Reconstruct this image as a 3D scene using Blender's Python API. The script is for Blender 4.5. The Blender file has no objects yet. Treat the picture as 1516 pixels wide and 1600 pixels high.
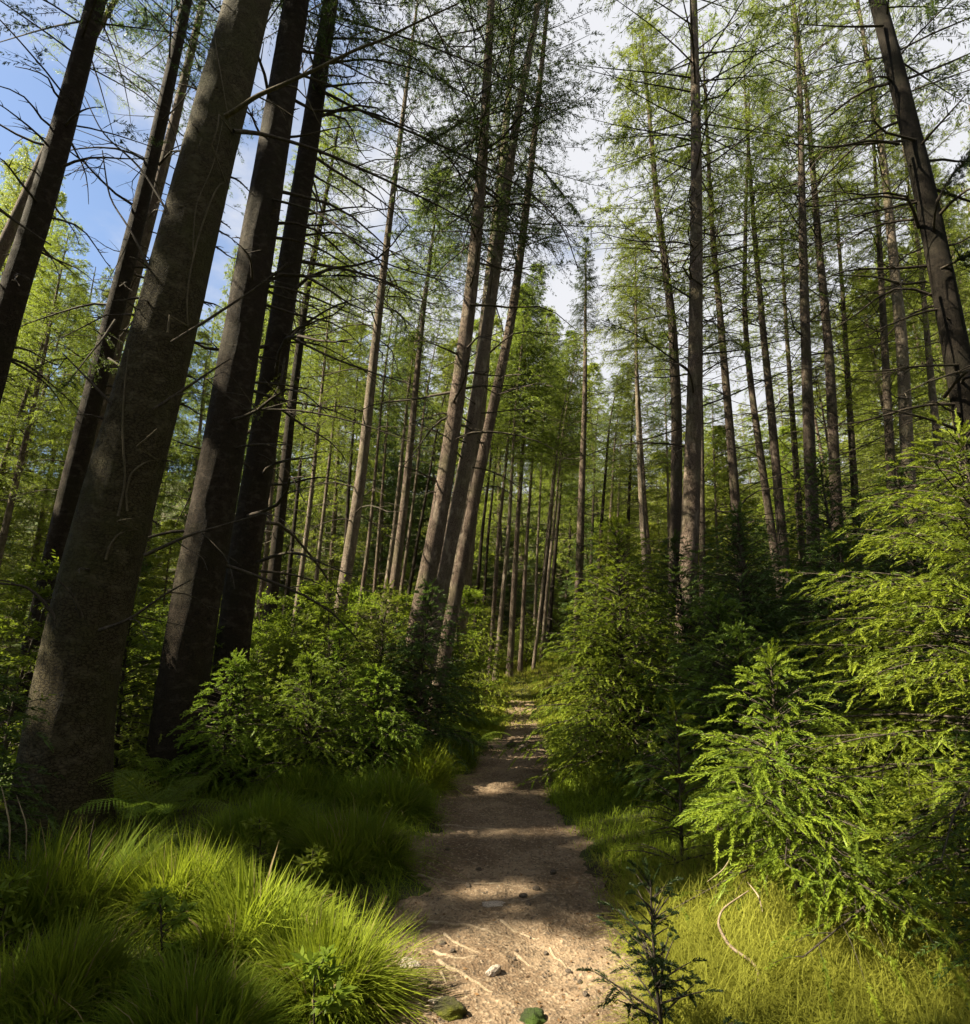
import bpy, math, random
import numpy as np
from mathutils import Vector, Matrix

# ------------------------------------------------------------------ basics
sc = bpy.context.scene
COL = sc.collection
R = math.radians
F, CX, CY, CAMZ, PITCH = 900.0, 758.0, 800.0, 1.5, R(13.7)
CT, ST = math.cos(PITCH), math.sin(PITCH)
SUN_EL = R(47)
_saz = np.array([-0.98, -0.20]); _saz /= np.linalg.norm(_saz)
SUN = np.array([_saz[0]*math.cos(SUN_EL), _saz[1]*math.cos(SUN_EL), math.sin(SUN_EL)])

def hash2(ix, iy, seed):
    h = (ix.astype(np.int64)*374761393 + iy.astype(np.int64)*668265263 + seed*974634777) & 0x7fffffff
    h = ((h ^ (h >> 13))*1274126177) & 0x7fffffff
    return ((h ^ (h >> 16)) & 0xffff)/65535.0
def noise(x, y, seed=0):
    x = np.asarray(x, float); y = np.asarray(y, float)
    ix = np.floor(x); iy = np.floor(y); fx = x-ix; fy = y-iy
    fx = fx*fx*(3-2*fx); fy = fy*fy*(3-2*fy)
    a = hash2(ix, iy, seed); b = hash2(ix+1, iy, seed); c = hash2(ix, iy+1, seed); d = hash2(ix+1, iy+1, seed)
    return (a*(1-fx)+b*fx)*(1-fy)+(c*(1-fx)+d*fx)*fy
def fbm(x, y, seed=0, o=3):
    s = 0; a = .5
    for i in range(o):
        s = s+a*noise(np.asarray(x)*2**i, np.asarray(y)*2**i, seed+i*17); a *= .5
    return s/(1-.5**o)
def sstep(a, b, x):
    t = np.clip((np.asarray(x, float)-a)/(b-a), 0, 1); return t*t*(3-2*t)
def unit(v):
    return v/np.maximum(np.linalg.norm(v, axis=-1, keepdims=True), 1e-9)

# path centre line and half width as functions of the distance y
PY = [0, 2.8, 3.7, 4.7, 6.5, 8.8, 13.4, 20, 36, 60]
PX = [.02, .08, .18, .17, .12, .42, .85, 1.1, .2, 0]
PW = [.62, .60, .70, .72, .57, .56, .48, .36, .4, .4]
def pathx(y): return np.interp(y, PY, PX)
def pathw(y): return np.interp(y, PY, PW)
def height(x, y):
    x = np.asarray(x, float); y = np.asarray(y, float)
    d = np.abs(x-pathx(y))/pathw(y)
    h = .12*(fbm(x*.5+9, y*.5+4, 3)-.5)*sstep(.8, 2.2, d) + .10*sstep(.9, 2.4, d)
    h = h + .05*(fbm(x*2.2, y*2.2, 8)-.5)*sstep(.9, 1.6, d)
    h = h + .10*sstep(8, 30, np.abs(x))*np.abs(x)*.6 + 1.25*sstep(12.5, 24, y) + .30*np.maximum(y-27, 0)
    h = h - .035*(1-sstep(.75, 1.15, d))
    return h
def at(px, py, Y):
    a = (px-CX)/F; b = (CY-py)/F
    d = np.array([a, CT-ST*b, ST+CT*b]); return np.array([0, 0, CAMZ])+d*(Y/d[1])
def ground(px, py):
    a = (px-CX)/F; b = (CY-py)/F
    d = np.array([a, CT-ST*b, ST+CT*b]); t = CAMZ/-d[2]
    p = np.array([0, 0, CAMZ])+d*t; p[2] = float(height(p[0], p[1])); return p
def depth(p): return p[1]*CT+(p[2]-CAMZ)*ST

# ------------------------------------------------------------------ mesh builder
class MB:
    def __init__(s): s.v = []; s.q = []; s.t = []; s.m = []; s.n = 0
    def add(s, v, q, tint=None, mat=0):
        v = np.asarray(v, float).reshape(-1, 3); q = np.asarray(q, np.int64).reshape(-1, 4)
        s.v.append(v); s.q.append(q+s.n); s.n += len(v)
        s.t.append(np.broadcast_to(np.asarray(.5 if tint is None else tint, float), (len(v),)))
        s.m.append(np.broadcast_to(np.asarray(mat, np.int32), (len(q),)))
    def tube(s, p, r, k=4, tint=None, mat=0):
        p = np.asarray(p, float); n = len(p); r = np.broadcast_to(np.asarray(r, float), (n,))
        t = unit(np.gradient(p, axis=0))
        ref = np.array([1., 0, 0]) if abs(t[0, 0]) < .8 else np.array([0, 1., 0])
        u = unit(np.cross(t, ref)); w = np.cross(t, u)
        a = np.arange(k)*2*math.pi/k
        v = p[:, None]+r[:, None, None]*(np.cos(a)[None, :, None]*u[:, None]+np.sin(a)[None, :, None]*w[:, None])
        i = np.arange(n-1)[:, None]*k; j = np.arange(k)[None]; j2 = (j+1) % k
        q = np.stack([i+j, i+j2, i+k+j2, i+k+j], -1)
        s.add(v, q, tint, mat)
    def kites(s, P, D, L, W, S=None, rng=None, tint=None, mat=0, mid=.45):
        """flat leaf or needle shapes: base, two flanks, tip"""
        n = len(P)
        if not n: return
        L = np.broadcast_to(L, (n,)); W = np.broadcast_to(W, (n,))
        if S is None: S = rng.normal(size=(n, 3))
        S = unit(S-D*(S*D).sum(1, keepdims=True))
        m = P+D*(L*mid)[:, None]; w = S*(W*.5)[:, None]
        v = np.stack([P, m+w, P+D*L[:, None], m-w], 1)
        q = np.arange(4*n).reshape(n, 4)
        tt = .5 if tint is None else np.repeat(np.broadcast_to(tint, (n,)), 4)
        s.add(v, q, tt, mat)
    def blades(s, P, A, L, W, B, tint, mat=0):
        """grass blades: base P, heading A (n,2), length, width, bend"""
        n = len(P); u = np.array([0, .36, .7, 1.0]); ww = np.array([.8, 1, .66, .06])
        side = np.stack([-A[:, 1], A[:, 0], np.zeros(n)], 1)
        c = np.empty((n, 4, 3))
        for i, x in enumerate(u):
            out = B*x**1.8; up = x*np.sqrt(np.maximum(1-.55*B*B, .15))-.42*B*B*x**3
            c[:, i, :2] = P[:, :2]+A*(L*out)[:, None]; c[:, i, 2] = P[:, 2]+L*up
        e = side[:, None]*(W[:, None]*ww*.5)[:, :, None]
        v = np.stack([c-e, c+e], 2).reshape(n, 8, 3)
        q = np.array([[0, 1, 3, 2], [2, 3, 5, 4], [4, 5, 7, 6]])
        q = (np.arange(n)*8)[:, None, None]+q
        s.add(v, q, np.repeat(tint, 8), mat)
    def build(s, name, mats, parent=None, smooth=False, loc=None):
        me = bpy.data.meshes.new(name)
        v = np.concatenate(s.v); q = np.concatenate(s.q)
        if loc is not None: v = v-np.asarray(loc)
        me.vertices.add(len(v)); me.vertices.foreach_set('co', v.astype(np.float32).ravel())
        me.loops.add(q.size); me.loops.foreach_set('vertex_index', q.astype(np.int32).ravel())
        me.polygons.add(len(q)); me.polygons.foreach_set('loop_start', (np.arange(len(q))*4).astype(np.int32))
        me.polygons.foreach_set('material_index', np.concatenate(s.m))
        if smooth: me.polygons.foreach_set('use_smooth', np.ones(len(q), bool))
        at_ = me.attributes.new('tint', 'FLOAT', 'POINT'); at_.data.foreach_set('value', np.concatenate(s.t).astype(np.float32))
        for m in (mats if isinstance(mats, (list, tuple)) else [mats]): me.materials.append(m)
        me.update(calc_edges=True)
        o = bpy.data.objects.new(name, me); COL.objects.link(o)
        if parent is not None: o.parent = parent
        elif loc is not None: o.location = loc
        return o
def tag(o, label=None, cat=None, group=None, kind=None):
    for k, v in (('label', label), ('category', cat), ('group', group), ('kind', kind)):
        if v: o[k] = v
    return o
def empty(name, loc, label, cat, group=None, rz=0, scale=1):
    o = bpy.data.objects.new(name, None); COL.objects.link(o); o.location = loc; o.rotation_euler.z = rz
    o.scale = (scale,)*3; o.empty_display_size = .2
    return tag(o, label, cat, group)
def copy_part(o, parent):
    c = o.copy(); COL.objects.link(c); c.parent = parent; return c

# ------------------------------------------------------------------ materials
def newmat(name):
    m = bpy.data.materials.new(name); m.use_nodes = True; nt = m.node_tree; nt.nodes.clear()
    return m, nt, nt.nodes, nt.links
def nd(ns, t, **kw):
    n = ns.new(t)
    for k, v in kw.items():
        if k in n.inputs: n.inputs[k].default_value = v
        else: setattr(n, k, v)
    return n
def mixc(ns, lk, fac, a, b, mode='MIX'):
    n = ns.new('ShaderNodeMix'); n.data_type = 'RGBA'; n.blend_type = mode
    for s, i in ((fac, 0), (a, 6), (b, 7)):
        if hasattr(s, 'links'): lk.new(s, n.inputs[i])
        else: n.inputs[i].default_value = s if i == 0 else (*s, 1)
    return n.outputs[2]
def ramp(ns, lk, x, p0, p1):
    n = ns.new('ShaderNodeMapRange'); n.interpolation_type = 'SMOOTHSTEP'
    lk.new(x, n.inputs[0]); n.inputs[1].default_value = p0; n.inputs[2].default_value = p1
    return n.outputs[0]
def leaf_mat(name, c1, c2, tcol, trans=.4, rough=.5, spec=.25, vary=.25):
    m, nt, ns, lk = newmat(name)
    a = nd(ns, 'ShaderNodeAttribute', attribute_name='tint')
    col = mixc(ns, lk, a.outputs['Fac'], c1, c2)
    oi = ns.new('ShaderNodeObjectInfo')
    hs = ns.new('ShaderNodeHueSaturation'); lk.new(col, hs.inputs['Color'])
    mr = ns.new('ShaderNodeMapRange'); lk.new(oi.outputs['Random'], mr.inputs[0]); mr.inputs[3].default_value = 1-vary; mr.inputs[4].default_value = 1+vary
    lk.new(mr.outputs[0], hs.inputs['Value'])
    mr2 = ns.new('ShaderNodeMapRange'); lk.new(oi.outputs['Random'], mr2.inputs[0]); mr2.inputs[3].default_value = .488; mr2.inputs[4].default_value = .512
    lk.new(mr2.outputs[0], hs.inputs['Hue'])
    p = nd(ns, 'ShaderNodeBsdfPrincipled', Roughness=rough); p.inputs['Specular IOR Level'].default_value = spec
    lk.new(hs.outputs[0], p.inputs['Base Color'])
    t = ns.new('ShaderNodeBsdfTranslucent')
    tc = mixc(ns, lk, .5, hs.outputs[0], tcol); lk.new(tc, t.inputs['Color'])
    mx = ns.new('ShaderNodeMixShader'); mx.inputs[0].default_value = trans
    lk.new(p.outputs[0], mx.inputs[1]); lk.new(t.outputs[0], mx.inputs[2])
    o = ns.new('ShaderNodeOutputMaterial'); lk.new(mx.outputs[0], o.inputs[0])
    return m
def bark_mat(name, dark, mid, pale, moss, mossamt, sx=9, sz=2.2, bump=.6):
    m, nt, ns, lk = newmat(name)
    tc = ns.new('ShaderNodeTexCoord')
    mp = ns.new('ShaderNodeMapping'); lk.new(tc.outputs['Object'], mp.inputs[0]); mp.inputs['Scale'].default_value = (sx, sx, sz)
    n0 = nd(ns, 'ShaderNodeTexNoise', Scale=.9, Detail=4, Roughness=.6); lk.new(mp.outputs[0], n0.inputs['Vector'])
    ad = ns.new('ShaderNodeVectorMath'); ad.operation = 'MULTIPLY_ADD'; lk.new(n0.outputs['Color'], ad.inputs[0]); ad.inputs[1].default_value = (1.1, 1.1, 1.1); lk.new(mp.outputs[0], ad.inputs[2])
    vo = nd(ns, 'ShaderNodeTexVoronoi', Scale=2.7); vo.feature = 'DISTANCE_TO_EDGE'; lk.new(ad.outputs[0], vo.inputs['Vector'])
    crack = ramp(ns, lk, vo.outputs['Distance'], .0, .12)
    n1 = nd(ns, 'ShaderNodeTexNoise', Scale=.55, Detail=8, Roughness=.62); lk.new(mp.outputs[0], n1.inputs['Vector'])
    n2 = nd(ns, 'ShaderNodeTexNoise', Scale=2.3, Detail=5, Roughness=.6); lk.new(tc.outputs['Object'], n2.inputs['Vector'])
    c = mixc(ns, lk, crack, dark, mid)
    c = mixc(ns, lk, ramp(ns, lk, n1.outputs[0], .48, .70), c, pale)
    ml = ns.new('ShaderNodeMath'); ml.operation = 'MULTIPLY'; lk.new(ramp(ns, lk, n2.outputs[0], .42, .68), ml.inputs[0]); ml.inputs[1].default_value = mossamt
    c = mixc(ns, lk, ml.outputs[0], c, moss)
    p = nd(ns, 'ShaderNodeBsdfPrincipled', Roughness=.9); p.inputs['Specular IOR Level'].default_value = .15
    lk.new(c, p.inputs['Base Color'])
    s = ns.new('ShaderNodeMath'); s.operation = 'MULTIPLY_ADD'; lk.new(n1.outputs[0], s.inputs[0]); s.inputs[1].default_value = .6; lk.new(crack, s.inputs[2])
    b = nd(ns, 'ShaderNodeBump', Strength=bump, Distance=.03); lk.new(s.outputs[0], b.inputs['Height']); lk.new(b.outputs[0], p.inputs['Normal'])
    o = ns.new('ShaderNodeOutputMaterial'); lk.new(p.outputs[0], o.inputs[0])
    return m
def soil_mat(name, a, b, c, scale=1.0, bump=.5, moss=None):
    m, nt, ns, lk = newmat(name)
    tc = ns.new('ShaderNodeTexCoord')
    n1 = nd(ns, 'ShaderNodeTexNoise', Scale=1.7*scale, Detail=6, Roughness=.65); lk.new(tc.outputs['Object'], n1.inputs['Vector'])
    n2 = nd(ns, 'ShaderNodeTexNoise', Scale=38*scale, Detail=5, Roughness=.7); lk.new(tc.outputs['Object'], n2.inputs['Vector'])
    vo = nd(ns, 'ShaderNodeTexVoronoi', Scale=70*scale, Randomness=1); lk.new(tc.outputs['Object'], vo.inputs['Vector'])
    col = mixc(ns, lk, ramp(ns, lk, n1.outputs[0], .35, .68), a, b)
    col = mixc(ns, lk, ramp(ns, lk, n2.outputs[0], .48, .75), col, c)
    sp = mixc(ns, lk, ramp(ns, lk, vo.outputs['Distance'], .1, .3), (.35, .35, .35), (1, 1, 1))
    sel = ns.new('ShaderNodeSeparateColor'); lk.new(vo.outputs['Color'], sel.inputs[0])
    col2 = mixc(ns, lk, ramp(ns, lk, sel.outputs[0], .78, .82), col, (0.05, .04, .03))
    col = mixc(ns, lk, .45, col, col2)
    if moss:
        n3 = nd(ns, 'ShaderNodeTexNoise', Scale=1.1*scale, Detail=5, Roughness=.6); lk.new(tc.outputs['Object'], n3.inputs['Vector'])
        col = mixc(ns, lk, ramp(ns, lk, n3.outputs[0], .42, .62), col, moss)
    p = nd(ns, 'ShaderNodeBsdfPrincipled', Roughness=.95); p.inputs['Specular IOR Level'].default_value = .12
    lk.new(col, p.inputs['Base Color'])
    s = ns.new('ShaderNodeMath'); s.operation = 'MULTIPLY_ADD'; lk.new(n2.outputs[0], s.inputs[0]); s.inputs[1].default_value = 1; lk.new(vo.outputs['Distance'], s.inputs[2])
    bm = nd(ns, 'ShaderNodeBump', Strength=bump, Distance=.012); lk.new(s.outputs[0], bm.inputs['Height']); lk.new(bm.outputs[0], p.inputs['Normal'])
    o = ns.new('ShaderNodeOutputMaterial'); lk.new(p.outputs[0], o.inputs[0])
    return m

M = {}
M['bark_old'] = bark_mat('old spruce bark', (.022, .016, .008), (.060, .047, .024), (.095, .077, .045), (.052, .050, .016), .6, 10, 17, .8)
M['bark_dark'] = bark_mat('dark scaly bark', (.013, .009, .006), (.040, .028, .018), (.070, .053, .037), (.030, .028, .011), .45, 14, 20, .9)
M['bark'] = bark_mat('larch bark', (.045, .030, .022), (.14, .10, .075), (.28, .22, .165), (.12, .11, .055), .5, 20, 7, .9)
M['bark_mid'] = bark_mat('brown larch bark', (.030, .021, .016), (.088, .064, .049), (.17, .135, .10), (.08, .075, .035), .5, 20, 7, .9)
M['bark_pale'] = bark_mat('pale sunlit bark', (.07, .05, .036), (.19, .145, .108), (.34, .28, .21), (.16, .145, .07), .4, 20, 8, .9)  # paler larch bark with sunlight put into the colour
M['bark_shaded'] = bark_mat('shaded dark bark', (.008, .006, .005), (.022, .017, .012), (.040, .031, .022), (.018, .018, .009), .4, 14, 20, .6)  # shade on the right-edge trunk is put into this colour
M['twig'] = bark_mat('dead twig wood', (.020, .016, .012), (.065, .05, .038), (.11, .09, .065), (.05, .05, .025), .3, 30, 10, .2)
M['vine'] = bark_mat('dry vine wood', (.12, .09, .06), (.24, .19, .12), (.38, .30, .20), (.18, .17, .07), .3, 30, 10, .2)
M['larch'] = leaf_mat('larch needles', (.095, .135, .016), (.22, .26, .030), (.30, .37, .04), .45)
M['larch_gold'] = leaf_mat('yellowish larch needles', (.13, .16, .018), (.25, .285, .036), (.37, .42, .05), .45)
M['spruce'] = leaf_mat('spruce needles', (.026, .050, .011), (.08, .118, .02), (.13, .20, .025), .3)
M['spruce_dark'] = leaf_mat('shaded spruce needles', (.010, .020, .006), (.026, .044, .010), (.04, .07, .012), .2)  # darkened so that shade is part of the needle colour
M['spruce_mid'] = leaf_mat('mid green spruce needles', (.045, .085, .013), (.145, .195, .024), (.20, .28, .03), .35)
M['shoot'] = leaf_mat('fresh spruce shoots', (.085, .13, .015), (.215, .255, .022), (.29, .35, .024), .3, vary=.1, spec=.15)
M['leaf'] = leaf_mat('small broad leaves', (.08, .13, .014), (.205, .25, .024), (.29, .38, .024), .45, spec=.15)
M['fern'] = leaf_mat('fern leaflets', (.075, .13, .016), (.18, .24, .026), (.27, .38, .025), .4, spec=.15)
M['grass'] = leaf_mat('grass blades', (.06, .105, .010), (.235, .285, .026), (.34, .41, .025), .4, rough=.7, spec=.06, vary=.08)
M['hay'] = leaf_mat('yellowish fine grass', (.13, .145, .016), (.29, .285, .045), (.36, .36, .04), .4, rough=.7, spec=.06, vary=.05)
M['straw'] = leaf_mat('dead straw blades', (.20, .15, .07), (.34, .27, .13), (.40, .32, .14), .3, rough=.8, spec=.05)
M['litter'] = leaf_mat('fallen needles and leaves', (.05, .028, .014), (.19, .11, .05), (.2, .12, .05), .1, rough=.9, spec=.05)
M['soil'] = soil_mat('trodden soil', (.100, .066, .040), (.205, .145, .092), (.32, .245, .165), 1.0, .55)
M['floor'] = soil_mat('forest floor', (.035, .026, .015), (.06, .045, .024), (.08, .06, .03), .8, .8, moss=(.05, .075, .016))
M['ivy'] = bark_mat('climbing stem wood', (.05, .04, .025), (.10, .08, .05), (.16, .13, .085), (.09, .09, .04), .3, 30, 10, .2)
M['root'] = bark_mat('worn root wood', (.13, .095, .06), (.25, .185, .125), (.36, .28, .20), (.2, .16, .09), .3, 30, 30, .4)
M['stone'] = soil_mat('pale stone', (.30, .24, .19), (.42, .35, .29), (.5, .44, .37), 3, .4)
M['stone_dark'] = soil_mat('dark stone', (.06, .045, .035), (.10, .08, .06), (.16, .13, .10), 3, .5)
M['moss_stone'] = soil_mat('mossy stone', (.05, .045, .03), (.09, .08, .05), (.12, .11, .05), 4, .9, moss=(.16, .17, .02))
M['moss_bright'] = soil_mat('bright green moss', (.05, .06, .03), (.07, .11, .03), (.10, .15, .035), 5, .9, moss=(.10, .16, .03))

# ------------------------------------------------------------------ gaps cut into the crowns to aim sun at chosen places
LITS = []
def lit(x, y, z, rx, ry): LITS.append((x-SUN[0]*z/SUN[2], y-SUN[1]*z/SUN[2], rx, ry))
for a in [(.15, 3.05, 0, 1.0, .62), (-.66, 3.0, .3, .5, .45), (-1.25, 3.45, .3, .62, .36), (-1.8, 3.8, .3, .45, .24),
          (1.35, 3.05, 0, .9, .75), (1.6, 3.45, .6, .8, .5), (1.9, 3.5, 1.2, .9, .5), (2.6, 3.7, 1.8, .9, .5), (2.9, 3.9, 2.4, .9, .6), (2.3, 3.6, 1.5, .8, .5),
          (.1, 4.25, 0, .35, .12), (.25, 5.5, 0, .85, .10), (.3, 6.9, 0, .6, .07), (.5, 8.4, 0, .8, .14), (.55, 9.2, 0, .8, .2),
          (1.2, 6.2, .1, .6, .2), (1.25, 7.0, .1, .7, .25), (1.3, 5.2, .1, .7, .16), (1.2, 4.75, .1, .5, .10), (1.3, 5.75, .1, .6, .14), (-1.9, 6.7, 1.0, .9, .45), (-1.2, 7.1, 1.0, .7, .4), (-2.8, 6.5, 1.0, .5, .35), (1.3, 7.2, 2.5, .6, .6), (-.35, 7.4, .1, .35, .22),
          (1.3, 15.4, .3, 3.6, 5.2), (1.2, 19.5, 1, 3, 3), (.95, 7.1, 1.5, .55, .9), (1.1, 7.1, 2.3, .5, .9), (.8, 7.6, .8, .5, 1.0),
          (-2.4, 8.4, 1.0, 1.0, .9), (-2.2, 9.3, 2.0, 1.4, .6), (-.5, 8.7, 2.0, .8, .6), (-1.2, 9.5, 1.2, .7, .5), (-3.4, 8.8, 1.4, .5, .5), (-4.6, 7.4, 1.3, .8, .7),
          (-2.2, 9.0, 1.2, 2.0, 1.3), (-3.8, 9.6, 1.6, 1.2, 1.0), (-5.2, 6.2, 1.4, .8, .8), (-3.45, 5.0, 1.1, .35, .25), (-4.7, 5.2, 1.2, .4, .4), (2.3, 6.3, 1.1, .7, .3), (2.9, 5.5, 1.2, .6, .3), (3.4, 6.4, 1.9, .7, .3), (2.4, 7.0, 1.2, .35, .3), (3.2, 8.0, 2.0, .4, .3), (3.0, 7.5, 1.5, .3, .2)]:
    lit(*a)
def sunproj(P): return P[:, :2]-SUN[:2]/SUN[2]*P[:, 2:3]
def shade_keep(P, rng):
    q = sunproj(P)
    jit = (fbm(q[:, 0]*2.5, q[:, 1]*2.5, 77)-.5)*.9
    inside = np.zeros(len(P), bool)
    for x, y, rx, ry in LITS:
        inside |= (((q[:, 0]-x)/rx)**2+((q[:, 1]-y)/ry)**2)+jit < 1
    fleck = noise(q[:, 0]*3.1, q[:, 1]*3.1, 5) > .86
    return ~(inside | fleck)

# ------------------------------------------------------------------ branches with foliage
def limb(mb, rng, p0, az, L, rise, droop, r0, ntw=4, twl=.35, k=4, mat=0, n=7):
    """one bare branch with a few side twigs"""
    t = np.linspace(0, 1, n)[:, None]
    d = np.array([math.cos(az), math.sin(az), rise]); s = np.array([-d[1], d[0], 0])
    w = (rng.normal()*.14*t**2+rng.normal()*.05*np.sin(t*7+rng.uniform(0, 6)))*L
    p = p0+d*L*t+s*w+np.array([0, 0, 1])*(-droop*L*t**2+rng.normal()*.03*L*np.sin(t*6))
    mb.tube(p, r0*(1-.85*t[:, 0])+.002, k, mat=mat)
    for _ in range(ntw):
        u = rng.uniform(.2, .95); b = p0*0+np.array([np.interp(u, t[:, 0], p[:, i]) for i in range(3)])
        sg = rng.choice([-1, 1]); l = twl*L*(1.05-u)*rng.uniform(.5, 1.3)
        dd = unit(d*.8+s*sg*rng.uniform(.5, 1.1)+np.array([0, 0, rng.uniform(-.35, .25)]))
        tt = np.linspace(0, 1, 4)[:, None]
        q = b+dd*l*tt+np.array([0, 0, -1])*rng.uniform(-.1, .35)*l*tt**2
        mb.tube(q, r0*.35*(1-.8*tt[:, 0])+.0015, 3, mat=mat)

def crown(rng, H, Rmax, nb, ntw, nn, nl, nw, twl, rise=(.1, .3), droop=.35, up=.15, prof=.8, tdroop=.5, z0=0, bare=.25, keep=None, origin=None, minR=.15, spread=.9, tb=0.0):
    """foliage along H metres of stem: nb branches, each with twigs of needles. mat 0 needles, mat 1 wood"""
    mb = MB()
    zs = np.sort(rng.uniform(0, 1, nb)**.9)
    for i, f in enumerate(zs):
        az = i*2.39996+rng.normal()*.5
        L = (minR+(Rmax-minR)*(1-f)**prof*min(1, .55+f*4))*rng.uniform(.6, 1.15)
        rs = rng.uniform(*rise)+.5*f**2
        d = np.array([math.cos(az), math.sin(az), rs]); s = np.array([-d[1], d[0], 0.])
        p0 = np.array([0, 0, z0+H*f]); dr = droop*(1-f*.7)
        if origin is not None: p0 = p0+origin
        def pos(t):
            t = t[:, None]; return p0+d*L*t+np.array([0, 0, 1.])*L*(-dr*t**2+up*t**3)+s*L*wob*t**2
        wob = rng.normal()*.1
        t = np.linspace(0, 1, 6)
        mb.tube(pos(t), .011*math.sqrt(L)*(1-.85*t)+.002, 3, mat=1)
        m = max(3, int(ntw*(.4+.6*L/Rmax)))
        tt = np.sort(rng.uniform(bare, 1, m)); tt[-1] = 1
        B = pos(tt); T = unit(pos(tt+.02)-pos(tt-.02))
        sg = np.where(np.arange(m) % 2, 1., -1.)
        l = twl*(.35+.65*(1-tt)**.6)*rng.uniform(.6, 1.25, m)*(.5+.5*min(1, L/Rmax*1.4))
        D = unit(T*.65+s*sg[:, None]*spread*rng.uniform(.5, 1.2, m)[:, None]+rng.normal(size=(m, 3))*.22)
        D[-1] = T[-1]
        if keep is not None:
            kk = keep(B+D*l[:, None]*.5, rng); B, D, l, T = B[kk], D[kk], l[kk], T[kk]; m = len(B)
            if not m: continue
        mb.kites(B, unit(D-np.array([0, 0, tdroop*.4])), l*.95, .012, rng=rng, tint=.1, mat=1, mid=.2)
        u = rng.uniform(.05, 1, (m, nn)); uu = u[..., None]
        P = B[:, None]+D[:, None]*l[:, None, None]*uu-np.array([0, 0, 1.])*tdroop*l[:, None, None]*uu**2
        tg = unit(D[:, None]-np.array([0, 0, 2.])*tdroop*uu)
        rad = rng.normal(size=(m, nn, 3)); rad[..., 2] *= .6
        rad = unit(rad-tg*(rad*tg).sum(-1, keepdims=True))
        ND = unit(tg*.75+rad*.75)
        tint = np.clip(tb+.25+.5*u+rng.normal(size=(m, 1))*.16+rng.normal(size=(m, nn))*.08, 0, 1)
        P = P.reshape(-1, 3); ND = ND.reshape(-1, 3); tint = tint.ravel()
        if keep is not None:
            kk = keep(P, rng); P, ND, tint = P[kk], ND[kk], tint[kk]
        mb.kites(P, ND, nl*rng.uniform(.6, 1.2, len(P)), nw, rng=rng, tint=tint)
    return mb

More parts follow.
